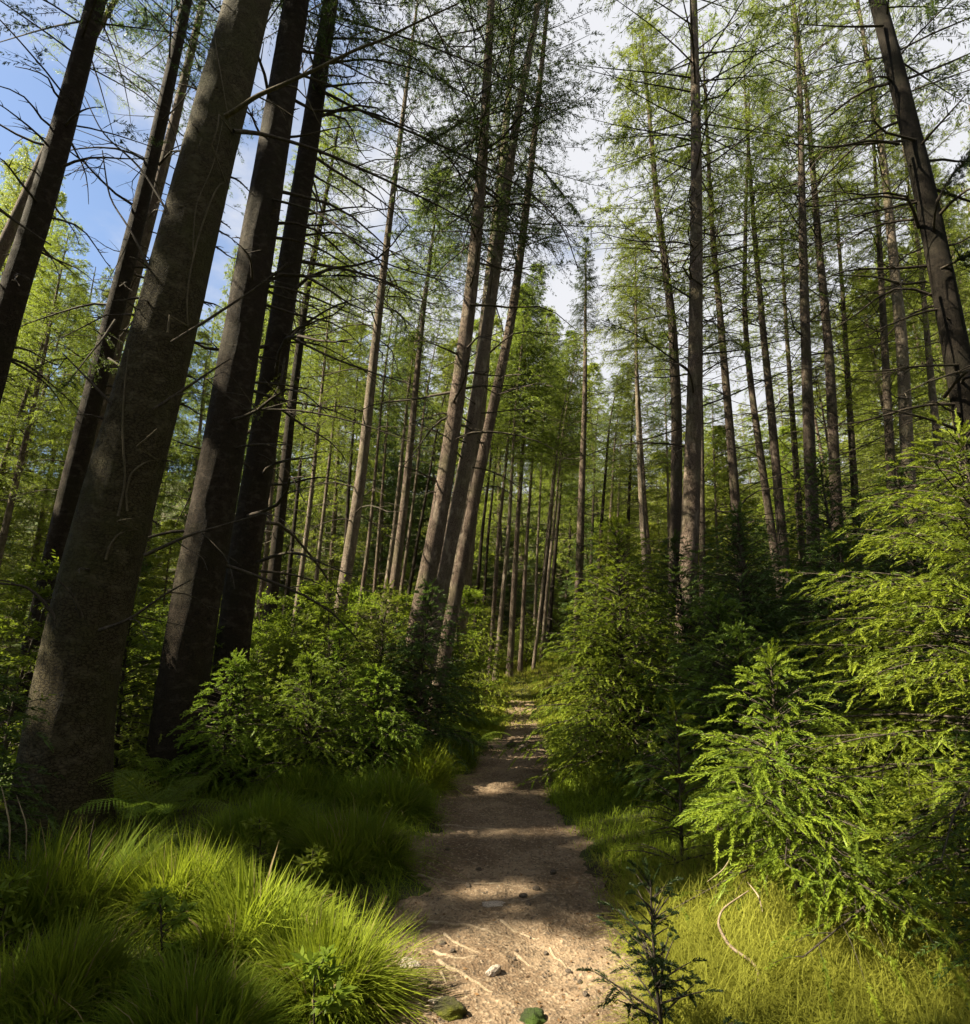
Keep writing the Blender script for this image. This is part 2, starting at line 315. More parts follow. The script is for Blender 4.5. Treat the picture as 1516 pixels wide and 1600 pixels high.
def young_spruce(rng, H, Rr, nwh, per, shoot_l, nn, nl, nw, gap=.085, lift=.25, sag=.35, order2=True, stem=.012, tb=0., bare=.15, zlow=.06, cw=None):
    """a small spruce down to single needles: returns (stem MB, foliage MB)"""
    st = MB(); fo = MB()
    t = np.linspace(0, 1, 10); ph = rng.uniform(0, 6)
    sx = .02*H*np.sin(t*3+ph); stp = np.stack([sx, .015*H*np.cos(t*2+ph)-.015*H*math.cos(ph), H*t], 1)
    st.tube(stp, (stem*H)*(1-.9*t)+.003, 7)
    SB, SD, SL, SK, SU = [], [], [], [], []
    for w in range(nwh):
        f = zlow+(1-zlow)*(w/nwh)**.9
        for b in range(per):
            fz = min(.985, f+rng.uniform(-.5, .5)/nwh)
            az = rng.uniform(0, 2*math.pi); L = max(.06, Rr*(1-fz)**.85*rng.uniform(.65, 1.12))
            rs = lift+.7*fz**2+rng.normal()*.08
            p0 = np.array([np.interp(fz, t, stp[:, 0]), np.interp(fz, t, stp[:, 1]), H*fz])
            d = np.array([math.cos(az), math.sin(az), rs]); s = np.array([-d[1], d[0], 0]); wob = rng.normal()*.12
            def pos(u): u = u[:, None]; return p0+d*L*u-np.array([0, 0, 1])*sag*(1-fz*.6)*L*u**2+s*wob*L*u**2
            uu = np.linspace(0, 1, 6); st.tube(pos(uu), (.008*math.sqrt(L))*(1-.8*uu)+.0012, 4)
            n = max(2, int(L*(1-bare)/gap)); u = np.linspace(bare, 1, n)+rng.normal(size=n)*.01
            B = pos(u); T = unit(pos(u+.02)-pos(u-.02)); sg = np.where(np.arange(n) % 2, 1., -1.)[:, None]
            if order2 and L > .35:
                for j in range(n):
                    bl = (.42*L*(1-u[j])+shoot_l*.6)*rng.uniform(.7, 1.15)
                    bd = unit(T[j]*.75+s*sg[j]*rng.uniform(.6, .95)+np.array([0, 0, rng.normal()*.1]))
                    m = max(1, int(bl/gap*.9)); v = np.linspace(.25, 1, m)
                    q = B[j]+bd*bl*v[:, None]-np.array([0, 0, 1])*.3*bl*v[:, None]**2
                    tv = np.linspace(0, 1, 4)[:, None]
                    st.tube(B[j]+bd*bl*tv-np.array([0, 0, 1])*.3*bl*tv**2, .0028*(1-.6*tv[:, 0]), 3)
                    bs = unit(np.cross(bd, [0, 0, 1.])); sg2 = np.where(np.arange(m) % 2, 1., -1.)[:, None]
                    D = unit(bd*.8+bs*sg2*.75+rng.normal(size=(m, 3))*.12); D[-1] = bd
                    SB.append(q); SD.append(D); SL.append(shoot_l*rng.uniform(.55, 1.2, m)); SK.append(rng.uniform(.15, .6, m)); SU.append(v)
            else:
                D = unit(T*.7+s*sg*.8+rng.normal(size=(n, 3))*.12); D[-1] = T[-1]
                SB.append(B); SD.append(D); SL.append(shoot_l*rng.uniform(.6, 1.2, n)*(.6+.4*min(1, L/.4))); SK.append(rng.uniform(.2, .55, n)); SU.append(u)
    k = 5                                     # leader shoots at the tip
    SB.append(np.tile(stp[-1]-[0, 0, .02], (k, 1))); SD.append(unit(np.c_[rng.normal(size=(k, 2))*.7, np.ones(k)])); SL.append(np.full(k, shoot_l)); SK.append(np.full(k, .05)); SU.append(np.ones(k))
    B = np.concatenate(SB); D = np.concatenate(SD); L = np.concatenate(SL); K = np.concatenate(SK); U = np.concatenate(SU); n = len(B)
    u = np.sort(rng.uniform(0, 1, (n, nn)), 1); uu = u[..., None]
    P = B[:, None]+D[:, None]*L[:, None, None]*uu-np.array([0, 0, 1.])*(K*L)[:, None, None]*uu**2
    tg = unit(D[:, None]-np.array([0, 0, 2.])*K[:, None, None]*uu)
    rad = rng.normal(size=(n, nn, 3)); rad[..., 2] *= .55; rad = unit(rad-tg*(rad*tg).sum(-1, keepdims=True))
    ND = unit(tg*.85+rad*(.75*(1-.55*uu**2)))
    tint = np.clip(tb+.12+.58*U[:, None]+.14*u+rng.normal(size=(n, 1))*.2+rng.normal(size=(n, nn))*.07, 0, 1)
    fo.kites(P.reshape(-1, 3), ND.reshape(-1, 3), (nl*(1-.35*u**2)*rng.uniform(.8, 1.15, (n, nn))).ravel(), nw, rng=rng, tint=tint.ravel(), mid=.5)
    c = B+D*(L*.5)[:, None]-np.array([0, 0, 1.])*(K*L*.25)[:, None]
    e = B+D*L[:, None]-np.array([0, 0, 1.])*(K*L)[:, None]
    cw = cw or nw*2.1; S = np.cross(D, [0, 0, 1.])+rng.normal(size=(n, 3))*.25; ct = np.clip(tb+.42+.3*U+rng.normal(size=n)*.14, 0, 1)
    fo.kites(B, unit(c-B), np.linalg.norm(c-B, axis=1)*1.25, cw, S=S, tint=ct, mid=.6)
    fo.kites(B+(c-B)*.75, unit(e-c), np.linalg.norm(e-c, axis=1)*1.25, cw, S=S, tint=np.clip(ct+.08, 0, 1), mid=.35)
    return st, fo

def leafy_sapling(rng, H, Rr, nb, ntw, nleaf, ll, lw, stem=.009, tb=0., sag=.2):
    st = MB(); fo = MB()
    t = np.linspace(0, 1, 8); ph = rng.uniform(0, 6)
    sp = np.stack([.05*H*np.sin(t*3+ph)-.05*H*math.sin(ph), .05*H*np.cos(t*2.5+ph)-.05*H*math.cos(ph), H*t], 1)
    st.tube(sp, stem*H*(1-.85*t)+.002, 6)
    for b in range(nb):
        f = rng.uniform(.12, 1); az = b*2.4+rng.normal()*.4; L = Rr*(1.05-f)**.6*rng.uniform(.5, 1.1)
        p0 = np.array([np.interp(f, t, sp[:, i]) for i in range(3)])
        d = np.array([math.cos(az), math.sin(az), rng.uniform(.2, .7)]); s = np.array([-d[1], d[0], 0])
        def pos(u): u = u[:, None]; return p0+d*L*u-np.array([0, 0, 1])*sag*L*u**2
        uu = np.linspace(0, 1, 5); st.tube(pos(uu), .006*math.sqrt(L)*(1-.8*uu)+.001, 3)
        u = rng.uniform(.2, 1, ntw); B = pos(u); sg = rng.choice([-1., 1.], ntw)[:, None]
        D = unit(d*.7+s*sg*rng.uniform(.4, 1.1, (ntw, 1))+rng.normal(size=(ntw, 3))*.2); l = Rr*.42*(1.15-u)*rng.uniform(.5, 1.2, ntw)
        st.kites(B, D, l, .005, rng=rng, mid=.2)
        v = rng.uniform(.15, 1.05, (ntw, nleaf)); P = (B[:, None]+D[:, None]*l[:, None, None]*v[..., None]).reshape(-1, 3)
        n = len(P); LD = unit(np.repeat(D, nleaf, 0)*.6+rng.normal(size=(n, 3))*[.7, .7, .35]-[0, 0, .15])
        S = np.cross(LD, [0, 0, 1.])+rng.normal(size=(n, 3))*.35
        fo.kites(P, LD, ll*rng.uniform(.6, 1.25, n), lw*rng.uniform(.7, 1.2, n), S=S, tint=np.clip(tb+.45+rng.normal(size=n)*.2, 0, 1))
    return st, fo

def frond_mesh(rng, L=.7, np_=22, w=.19):
    mb = MB(); t = np.linspace(0, 1, 9)
    p = np.stack([L*.75*t**1.15, np.zeros(9), L*(.85*t-.55*t**2.2)], 1)
    mb.tube(p, .004*(1-.8*t)+.0008, 4, tint=.3)
    u = np.linspace(.16, .99, np_)
    for sg in (1, -1):
        B = np.stack([np.interp(u, t, p[:, i]) for i in range(3)], 1)
        T = unit(np.stack([np.gradient(np.interp(u, t, p[:, i])) for i in range(3)], 1))
        l = w*np.sin(np.pi*np.clip(u*.93+.07, 0, 1))**.8*(1.05-.35*u)+.012
        D = unit(T*.45+np.array([0, sg*1., -.12])+rng.normal(size=(np_, 3))*.05)
        q = 5
        for j in range(np_):          # each pinna: a slim leaflet with small lobes
            v = np.linspace(.08, .9, q); P = B[j]+D[j]*l[j]*v[:, None]-np.array([0, 0, .22])*l[j]*v[:, None]**2
            S = np.cross(D[j], T[j])
            mb.kites(B[j][None], D[j][None]-[[0, 0, .15]], l[j], .010, S=T[j][None], tint=.5, mid=.3)
            for s2 in (1, -1):
                dd = unit(D[j]*.8+T[j]*s2*.8)
                mb.kites(P, np.tile(dd, (q, 1)), .019*(1.1-.75*v)*(1.1-.5*u[j]), .010, S=np.tile(D[j], (q, 1)), tint=np.clip(.5+rng.normal(size=q)*.1+.25*u[j], 0, 1))
    return mb

# ------------------------------------------------------------------ the ground and the path
rng = np.random.default_rng(11)
def grid_mesh(xs, ys, fz, name, mat):
    X, Y = np.meshgrid(xs, ys); Z = fz(X, Y); n, m = X.shape
    mb = MB(); i = np.arange(n-1)[:, None]*m+np.arange(m-1)[None]
    mb.add(np.stack([X, Y, Z], -1), np.stack([i, i+1, i+m+1, i+m], -1)); return mb.build(name, mat, smooth=True)
xs = np.unique(np.concatenate([np.linspace(-160, -8, 50), np.linspace(-8, 8, 300), np.linspace(8, 160, 50)]))
ys = np.unique(np.concatenate([np.linspace(-40, 0, 20), np.linspace(0, 16, 300), np.linspace(16, 260, 140)]))
tag(grid_mesh(xs, ys, height, 'ground', M['floor']), 'mossy brown forest floor on both sides of the path', 'ground', kind='structure')
pm = MB(); py = np.linspace(.3, 40, 1500)**1.0; py = .3+15.6*np.linspace(0, 1, 1500)**1.9; pu = np.linspace(-1, 1, 90)
PYY, PUU = np.meshgrid(py, pu, indexing='ij')
edge = 1.06+.5*(fbm(PYY*2.1, np.sign(PUU)*5+7, 21, 4)-.5)
PXX = pathx(PYY)+pathw(PYY)*PUU*edge
micro = .07*(fbm(PXX*2.5, PYY*2.5, 31)-.5)+.034*(fbm(PXX*9, PYY*9, 32)-.5)+.012*(fbm(PXX*30, PYY*30, 33)-.5)
PZZ = height(PXX, PYY)+.032+micro-.05*np.maximum(np.abs(PUU)-.72, 0)/.28*.8
n, m = PXX.shape; i = np.arange(n-1)[:, None]*m+np.arange(m-1)[None]
pm.add(np.stack([PXX, PYY, PZZ], -1), np.stack([i, i+1, i+m+1, i+m], -1))
tag(pm.build('path', M['soil'], smooth=True), 'narrow trodden earth footpath running into the forest', 'path', kind='structure')
def pathz(x, y):
    return float(height(x, y))+.032+.07*float(fbm(x*2.5, y*2.5, 31)-.5)+.034*float(fbm(x*9, y*9, 32)-.5)

# ------------------------------------------------------------------ crown prototypes (10 m of stem, shared by the copies)
protos = {}
def proto(kind, i):
    key = (kind, i)
    if key not in protos:
        r = np.random.default_rng(100+i*7+len(kind))
        if kind == 'larch': mb = crown(r, 10, 2.3, 125, 19, 32, .085, .013, .75, (.05, .35), .28, .12, .75, .55, tb=0)
        elif kind == 'thin': mb = crown(r, 10, 2.4, 85, 14, 28, .085, .011, .7, (.05, .4), .22, .16, .6, .5, bare=.35)
        elif kind == 'spruce': mb = crown(r, 10, 2.2, 160, 20, 28, .095, .018, .7, (-.05, .2), .35, .2, .8, .5, bare=.12)
        elif kind == 'sparse': mb = crown(r, 10, 2.3, 85, 16, 24, .08, .013, .62, (.0, .25), .3, .1, .6, .75, bare=.3)
        protos[key] = mb
        protos[key] = (mb, {})
    return protos[key]
def place_crown(kind, i, mat, parent, rel, direction, H, Rr):
    mb, objs = proto(kind, i)
    if mat not in objs:
        o = mb.build('crown', [M[mat], M['twig']], parent); objs[mat] = o
    else:
        o = copy_part(objs[mat], parent)
    d = Vector(direction).normalized()
    o.location = rel; o.rotation_mode = 'QUATERNION'
    o.rotation_quaternion = Vector((0, 0, 1)).rotation_difference(d) @ Matrix.Rotation(random.uniform(0, 6.28), 3, 'Z').to_quaternion()
    s = Rr/2.3; o.scale = (s, s, H/10)
    return o
random.seed(4)

# ------------------------------------------------------------------ trees traced at their own distance
def trunk_line(pts, Y, H, ylean=0.0):
    P = np.array([at(px, py_, Y) for px, py_ in pts])       # from top to bottom
    P = P[::-1]
    d = P[1]-P[0]; g = float(height(P[0][0]-d[0]/d[2]*P[0][2], Y))-.12
    if P[0][2] > g: P = np.vstack([P[0]+d*((g-P[0][2])/d[2]), P])
    d = P[-1]-P[-2]; d = d/d[2]
    if P[-1][2] < H:
        h = H-P[-1][2]
        P = np.vstack([P, P[-1]+np.array([d[0]*.8, 0, 1])*h*.5, P[-1]+np.array([d[0]*1.2, 0, 1])*h])
    z0 = P[0][2]; P[:, 1] += ylean*(P[:, 2]-z0)
    z = np.concatenate([np.arange(P[0][2], P[0][2]+1.2, .1), np.arange(P[0][2]+1.2, P[-1][2], .3), [P[-1][2]]])
    L = np.stack([np.interp(z, P[:, 2], P[:, 0]), np.interp(z, P[:, 2], P[:, 1]), z], 1)
    k = np.array([1, 2, 3, 2, 1.])/9                       # soften the kinks
    if len(L) > 30:
        for c in (0, 1):
            a = L[:, c].copy()
            for _ in range(3): a = np.convolve(np.pad(a, 2, 'edge'), k, 'valid')
            a[0], a[-1] = L[0, c], L[-1, c]; L[:, c] = a
    return L
def trunk_mesh(mb, L, r0, k, flare=.35, rough=.03, seed=0, top=.12):
    z = L[:, 2]-L[0, 2]; f = z/z[-1]
    r = r0*((1-f)**.85*(1-top)+top)*(1+flare*np.exp(-z/.35))
    t = unit(np.gradient(L, axis=0)); u = unit(np.cross(t, np.array([0., 1, 0]))); w = np.cross(t, u)
    a = np.arange(k)*2*math.pi/k
    A, Z = np.meshgrid(a, z)
    bump = 1+rough*(fbm(np.cos(A)*2.5+Z*.8, np.sin(A)*2.5+Z*.6+seed, seed, 3)-.5)*2 + .10*flare*np.exp(-Z/.3)*np.sin(A*5+seed)
    if k >= 36:
        bump = bump+.022*(fbm(A*9+seed, Z*7, seed+5, 3)-.5)*np.sin(A*.5)**0+.03*np.maximum(noise(A*2.2, Z*1.6, seed+9)-.8, 0)*5*.6
    v = L[:, None]+(r[:, None]*bump)[..., None]*(np.cos(A)[..., None]*u[:, None]+np.sin(A)[..., None]*w[:, None])
    n = len(L); i = np.arange(n-1)[:, None]*k; j = np.arange(k)[None]; j2 = (j+1) % k
    mb.add(v, np.stack([i+j, i+k+j, i+k+j2, i+j2], -1))
    return r
def onL(L, z): return np.array([np.interp(z, L[:, 2], L[:, 0]), np.interp(z, L[:, 2], L[:, 1]), z])

def tree(name, label, pts, Y, w, H, bark, cr=None, limbs=0, lz=(2, 9), ll=(.6, 1.8), group=None, k=14, wy=None, ylean=0.0, seed=1, fine=0, parts=False, bias=None, cat='tree', flare=.3, rough=.05):
    """pts from top to bottom in photo pixels, w = trunk width in pixels at the point wy (default the lowest)"""
    rg = np.random.default_rng(seed)
    L = trunk_line(pts, Y, H, ylean)
    if fine:
        zf = np.concatenate([np.arange(L[0, 2], min(L[-1, 2], 11), fine), L[L[:, 2] > 11.01, 2]]); L = np.stack([np.interp(zf, L[:, 2], L[:, 0]), np.interp(zf, L[:, 2], L[:, 1]), zf], 1)
    pw = at(*(pts[-1] if wy is None else wy), Y)
    r = w/2*depth(pw)/F; f = (pw[2]-L[0, 2])/(L[-1, 2]-L[0, 2]); f = min(max(f, 0), .9)
    r0 = r/((1-f)**.85*.88+.12)
    base = L[0]+[0, 0, .12]
    root = empty(name, base, label, cat, group)
    mb = MB(); rr = trunk_mesh(mb, L, r0, k, flare=flare, rough=rough, seed=seed)
    if limbs:
        for _ in range(limbs):
            z = rg.uniform(*lz); p = onL(L, z); az = rg.uniform(0, 6.28) if bias is None or rg.random() < .35 else bias+rg.normal()*.6
            rad = np.interp(z, L[:, 2], rr); l = rg.uniform(*ll)
            if rg.random() < .25: l = rg.uniform(.08, .3)
            p = p+np.array([math.cos(az), math.sin(az), 0])*rad*.7
            if parts:
                b = MB(); limb(b, rg, p, az, l, rg.uniform(-.05, .4), rg.uniform(.1, .6), .011+.007*l, 5, .4, 5); b.build('branch', M['twig'], root, True, base)
            else:
                limb(mb, rg, p, az, l, rg.uniform(-.1, .4), rg.uniform(.05, .5), .006+.006*l, 4, .4, 3, mat=1)
    mb.build('trunk', [M[bark], M['twig']], root, True, base)
    if cr:
        kind, i, mat, zc, Rr = cr
        pc = onL(L, zc); d = L[-1]-pc
        place_crown(kind, i, mat, root, pc-base, d, np.linalg.norm(d)+.3, Rr)
    return root, L, rr, base
def world_crown(root, L, base, rg, zc, Rr, nb, mat, **kw):
    """a crown of its own for the near trees whose shade falls on the scene"""
    pc = onL(L, zc); H = L[-1, 2]-zc
    a = dict(keep=shade_keep, ntw=22, nn=40, nl=.075, nw=.014, twl=.85, rise=(-.05, .2), droop=.35, up=.2, prof=.7, tdroop=.5, bare=.1); a.update(kw)
    mb = crown(rg, H, Rr, nb, origin=pc, **a)
    return mb.build('crown', [M[mat], M['twig']], root, False, base)
def pixbranch(root, base, pts, Y0, Y1, r0, mat='twig', ntw=6, seed=0, name='branch'):
    """a long bare branch along photo pixels, its distance going from Y0 to Y1"""
    rg = np.random.default_rng(seed+500); n = len(pts)
    P = np.array([at(px, py_, Y0+(Y1-Y0)*i/(n-1)) for i, (px, py_) in enumerate(pts)])
    t = np.linspace(0, n-1, 4*n); Q = np.stack([np.interp(t, np.arange(n), P[:, i]) for i in range(3)], 1)
    for _ in range(3): Q[1:-1] = (Q[:-2]+2*Q[1:-1]+Q[2:])/4
    mb = MB(); mb.tube(Q, r0*(1-.8*t/(n-1))+.003, 6)
    for _ in range(ntw):
        j = rg.integers(len(Q)//4, len(Q)-1); d = unit(Q[j]-Q[j-1])
        az = math.atan2(d[1], d[0])+rg.choice([-1, 1])*rg.uniform(.4, 1); limb(mb, rg, Q[j], az, rg.uniform(.3, .9), rg.uniform(-.5, .2), rg.uniform(0, .4), r0*.35, 3, .5, 3)
    return mb.build(name, M[mat], root, True, base)

# ---- the big trees on the left
T1 = tree('spruce_tree', 'thickest leaning spruce trunk at the left with pale vines climbing its bark',
          [(389, 0), (350, 150), (311, 300), (262, 500), (209, 700), (152, 900), (118, 1060), (102, 1200)], 5.2, 106, 25, 'bark_old', k=128, fine=.05, wy=(152, 900), seed=3, flare=.3, rough=.035,
          limbs=44, lz=(2.2, 10), ll=(.08, .4), parts=True)
T2 = tree('spruce_tree', 'dark thick spruce trunk right behind the vine-covered leaning trunk',
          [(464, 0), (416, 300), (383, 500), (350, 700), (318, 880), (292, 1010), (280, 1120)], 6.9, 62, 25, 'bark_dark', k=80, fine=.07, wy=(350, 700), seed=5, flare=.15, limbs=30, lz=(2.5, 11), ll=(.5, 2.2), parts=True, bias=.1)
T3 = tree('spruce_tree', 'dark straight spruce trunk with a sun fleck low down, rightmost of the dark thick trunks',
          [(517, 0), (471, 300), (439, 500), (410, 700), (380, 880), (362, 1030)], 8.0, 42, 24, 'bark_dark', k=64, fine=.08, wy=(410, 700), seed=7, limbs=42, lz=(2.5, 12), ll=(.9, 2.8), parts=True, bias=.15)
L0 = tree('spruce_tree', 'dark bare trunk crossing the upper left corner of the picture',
          [(151, 0), (72, 300), (22, 450), (-25, 620)], 7.2, 33, 24, 'bark_dark', k=30, wy=(72, 300), seed=9, limbs=26, lz=(5, 10), ll=(.5, 1.6), parts=True)
L2 = tree('spruce_tree', 'dark slim leaning trunk between the corner trunk and the thickest trunk',
          [(292, 0), (240, 240), (176, 500), (125, 700), (85, 880)], 8.6, 32, 23, 'bark_dark', k=24, wy=(104, 800), seed=11, limbs=24, lz=(4, 11), ll=(.5, 1.7), parts=True)
L3 = tree('spruce_tree', 'slender sun-flecked trunk hugging the back of a dark leaning one at the left',
          [(318, 0), (258, 250), (204, 450), (150, 650), (100, 850)], 11, 20, 22, 'bark', k=14, wy=(204, 450), seed=13, limbs=26, lz=(4, 12), ll=(.5, 1.5))
L1 = tree('spruce_tree', 'thin trunk at the left edge half hidden behind the corner trunk', [(62, 260), (0, 395), (-60, 540)], 11.5, 17, 21, 'bark', k=12, wy=(0, 395), seed=15, limbs=14, lz=(6, 11), ll=(.5, 1.2), cr=('thin', 0, 'larch', 15, 1.3))
pixbranch(T1[0], T1[3], [(352, 182), (375, 168), (400, 150), (440, 133), (480, 115), (560, 75), (600, 62), (640, 40), (717, 5)], 4.75, 4.2, .022, 'ivy', 4, 1)
pixbranch(T1[0], T1[3], [(365, 205), (410, 208), (500, 235), (590, 275), (680, 318), (760, 362)], 5.1, 6.2, .022, ntw=9, seed=2)
pixbranch(T3[0], T3[3], [(500, 140), (560, 172), (640, 205), (740, 250), (830, 300), (880, 350), (905, 425)], 7.9, 8.0, .024, ntw=12, seed=3)
pixbranch(T3[0], T3[3], [(505, 100), (580, 90), (660, 110), (760, 165)], 7.9, 7.2, .018, ntw=8, seed=4)
pixbranch(T3[0], T3[3], [(440, 520), (520, 560), (590, 585), (640, 600)], 7.9, 7.0, .018, ntw=8, seed=5)
pixbranch(T2[0], T2[3], [(420, 310), (500, 330), (590, 410), (700, 440)], 6.8, 6.0, .017, ntw=10, seed=6)
pixbranch(T1[0], T1[3], [(268, 535), (340, 490), (400, 450), (450, 410)], 4.95, 5.2, .014, ntw=3, seed=7)
pixbranch(T1[0], T1[3], [(240, 640), (300, 600), (360, 560)], 4.95, 5.1, .014, ntw=3, seed=8)
pixbranch(T1[0], T1[3], [(225, 868), (290, 838), (350, 820), (420, 800)], 5.0, 5.4, .015, ntw=4, seed=9)
pixbranch(T1[0], T1[3], [(155, 985), (200, 970), (255, 930), (300, 905)], 4.9, 4.9, .013, ntw=3, seed=10)
pixbranch(T1[0], T1[3], [(98, 985), (70, 940), (40, 915), (0, 912)], 4.95, 4.7, .015, ntw=1, seed=11)
pixbranch(T1[0], T1[3], [(128, 965), (115, 930), (90, 905)], 4.85, 4.6, .012, ntw=0, seed=12)
pixbranch(T1[0], T1[3], [(183, 640), (140, 595), (98, 552)], 4.95, 4.8, .012, ntw=2, seed=13)
pixbranch(T1[0], T1[3], [(243, 440), (205, 360), (170, 310), (160, 235)], 4.95, 5.2, .012, ntw=3, seed=14)
pixbranch(T1[0], T1[3], [(264, 335), (220, 260), (160, 210), (132, 150)], 4.95, 5.2, .011, ntw=3, seed=15)
pixbranch(L0[0], L0[3], [(-10, 320), (30, 350), (80, 383)], 6.2, 6.4, .022, ntw=0, seed=16)
pixbranch(T3[0], T3[3], [(505, 20), (640, 60), (770, 110), (870, 180)], 7.9, 7.4, .018, ntw=9, seed=17)
pixbranch(T2[0], T2[3], [(365, 640), (470, 640), (560, 660), (640, 690)], 6.8, 6.6, .013, ntw=6, seed=18)
def bough(root, base, pts, Y0, Y1, mat, ntw, twl, nn, nl, nw, seed, td=.4, tb=0., name='bough'):
    """a live branch with hanging twigs of needles"""
    r = np.random.default_rng(seed); n = len(pts); P = np.array([at(a, b, Y0+(Y1-Y0)*i/(n-1)) for i, (a, b) in enumerate(pts)])
    t = np.linspace(0, n-1, 6*n); Q = np.stack([np.interp(t, np.arange(n), P[:, i]) for i in range(3)], 1)
    for _ in range(3): Q[1:-1] = (Q[:-2]+2*Q[1:-1]+Q[2:])/4
    mb = MB(); mb.tube(Q, .018*(1-.8*t/(n-1))+.003, 5, mat=1)
    T = unit(np.gradient(Q, axis=0)); s_ = unit(np.cross(T, [0, 0, 1.]))
    j = np.sort(r.integers(len(Q)//5, len(Q), ntw)); sg = np.where(np.arange(ntw) % 2, 1., -1.)[:, None]
    B = Q[j]; D = unit(T[j]*.7+s_[j]*sg*r.uniform(.4, 1.1, (ntw, 1))+r.normal(size=(ntw, 3))*.2); l = twl*(1.1-.6*j/len(Q))*r.uniform(.5, 1.2, ntw)
    mb.kites(B, unit(D-[0, 0, td*.4]), l*.95, .010, rng=r, tint=.1, mat=1, mid=.2)
    u = r.uniform(.03, 1, (ntw, nn)); uu = u[..., None]; dz = np.array([0, 0, 1.])
    P = B[:, None]+D[:, None]*l[:, None, None]*uu-dz*td*l[:, None, None]*uu**2; tg = unit(D[:, None]-dz*2*td*uu)
    rad = r.normal(size=(ntw, nn, 3)); rad = unit(rad-tg*(rad*tg).sum(-1, keepdims=True)); ND = unit(tg*.75+rad*.75).reshape(-1, 3)
    mb.kites(P.reshape(-1, 3), ND, nl*r.uniform(.6, 1.2, len(ND)), nw, rng=r, tint=np.clip(tb+.3+.45*u.ravel()+r.normal(size=len(ND))*.12, 0, 1))
    return mb.build(name, [M[mat], M['twig']], root, False, base)
def vine(label, pts, Y, r0, seed):
    P = np.array([at(a, b, Y) for a, b in pts]); n = len(P); t = np.linspace(0, n-1, 6*n)
    Q = np.stack([np.interp(t, np.arange(n), P[:, i]) for i in range(3)], 1)
    for _ in range(4): Q[1:-1] = (Q[:-2]+2*Q[1:-1]+Q[2:])/4
    # press the stem against the bark of the thick trunk
    L, rr = T1[1], T1[2]
    for q in Q:
        c = onL(L, q[2]); r = np.interp(q[2], L[:, 2], rr); dx = q[0]-c[0]
        if abs(dx) < r: q[1] = c[1]-math.sqrt(max(r*r-dx*dx, 0))-.004
    mb = MB(); mb.tube(Q, r0*(1-.5*t/(n-1)), 6)
    b = Q[0].copy(); return tag(mb.build('climbing_vine', M['ivy'], None, True, b), label, 'vine', 'vines on the thickest trunk')
vine('long thin vine winding up the upper half of the thickest trunk', [(262, 520), (272, 430), (290, 350), (315, 265), (345, 190), (335, 90), (322, 20)], 4.8, .011, 1)
vine('second upper vine running just left of the long vine on the thickest trunk', [(284, 370), (292, 300), (318, 230), (334, 160)], 4.8, .008, 2)
vine('short curved vine like a hook low on the thickest trunk', [(147, 870), (152, 850), (163, 828), (182, 814), (208, 810)], 4.8, .012, 3)
vine('forked vine stem arching up the thickest trunk at mid height', [(176, 790), (178, 760), (186, 730), (205, 705), (228, 686), (246, 670)], 4.8, .013, 4)
vine('vine on the left side of the thickest trunk with its tip near a broken branch', [(166, 800), (180, 740), (180, 640), (188, 535)], 4.8, .012, 5)

# ---- trees in the middle and on the right
GM = 'tall bare trunks standing beyond the undergrowth'
A = tree('larch_tree', 'frontmost and thickest of the three trunks leaning together beside the path', [(768, 0), (757, 200), (748, 330), (735, 470), (712, 640), (690, 790), (651, 985)], 9.2, 27, 22, 'bark', k=28, seed=21, limbs=34, lz=(4, 12), ll=(.6, 2.2), parts=True, flare=.35, wy=(690, 790))
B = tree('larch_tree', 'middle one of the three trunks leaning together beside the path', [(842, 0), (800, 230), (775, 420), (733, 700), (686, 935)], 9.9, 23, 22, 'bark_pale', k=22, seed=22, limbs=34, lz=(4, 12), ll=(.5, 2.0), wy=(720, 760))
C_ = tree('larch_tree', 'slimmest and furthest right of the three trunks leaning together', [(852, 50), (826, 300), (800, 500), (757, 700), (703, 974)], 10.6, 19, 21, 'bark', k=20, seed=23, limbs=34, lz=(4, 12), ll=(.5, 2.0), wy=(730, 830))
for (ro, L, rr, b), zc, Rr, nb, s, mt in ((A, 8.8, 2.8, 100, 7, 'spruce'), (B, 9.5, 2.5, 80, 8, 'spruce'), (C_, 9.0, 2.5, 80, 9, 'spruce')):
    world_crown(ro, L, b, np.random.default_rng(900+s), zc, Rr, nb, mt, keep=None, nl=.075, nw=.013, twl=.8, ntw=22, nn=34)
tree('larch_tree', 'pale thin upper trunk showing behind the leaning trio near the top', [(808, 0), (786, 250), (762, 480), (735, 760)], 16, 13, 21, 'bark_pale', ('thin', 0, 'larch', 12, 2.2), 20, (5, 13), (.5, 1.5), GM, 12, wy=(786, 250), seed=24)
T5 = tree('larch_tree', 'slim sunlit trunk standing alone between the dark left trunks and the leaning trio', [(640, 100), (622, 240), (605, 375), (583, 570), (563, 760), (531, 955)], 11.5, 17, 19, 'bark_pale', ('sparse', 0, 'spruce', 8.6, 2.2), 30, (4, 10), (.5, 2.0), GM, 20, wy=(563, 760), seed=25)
tree('larch_tree', 'thin dark trunk left of the leaning trio, in shade down to the ferns', [(682, 325), (660, 500), (632, 790), (614, 930)], 15, 13, 16, 'bark', ('larch', 1, 'larch', 9.5, 2.2), 24, (4, 10), (.4, 1.5), GM, 12, wy=(632, 790), seed=26)
tree('larch_tree', 'very thin dark trunk just right of the thick dark left trunks', [(536, 160), (505, 330), (480, 450), (455, 640), (430, 880)], 14, 10, 17, 'bark_dark', ('larch', 0, 'larch', 10, 2.0), 24, (4, 11), (.4, 1.4), GM, 10, wy=(480, 450), seed=27)
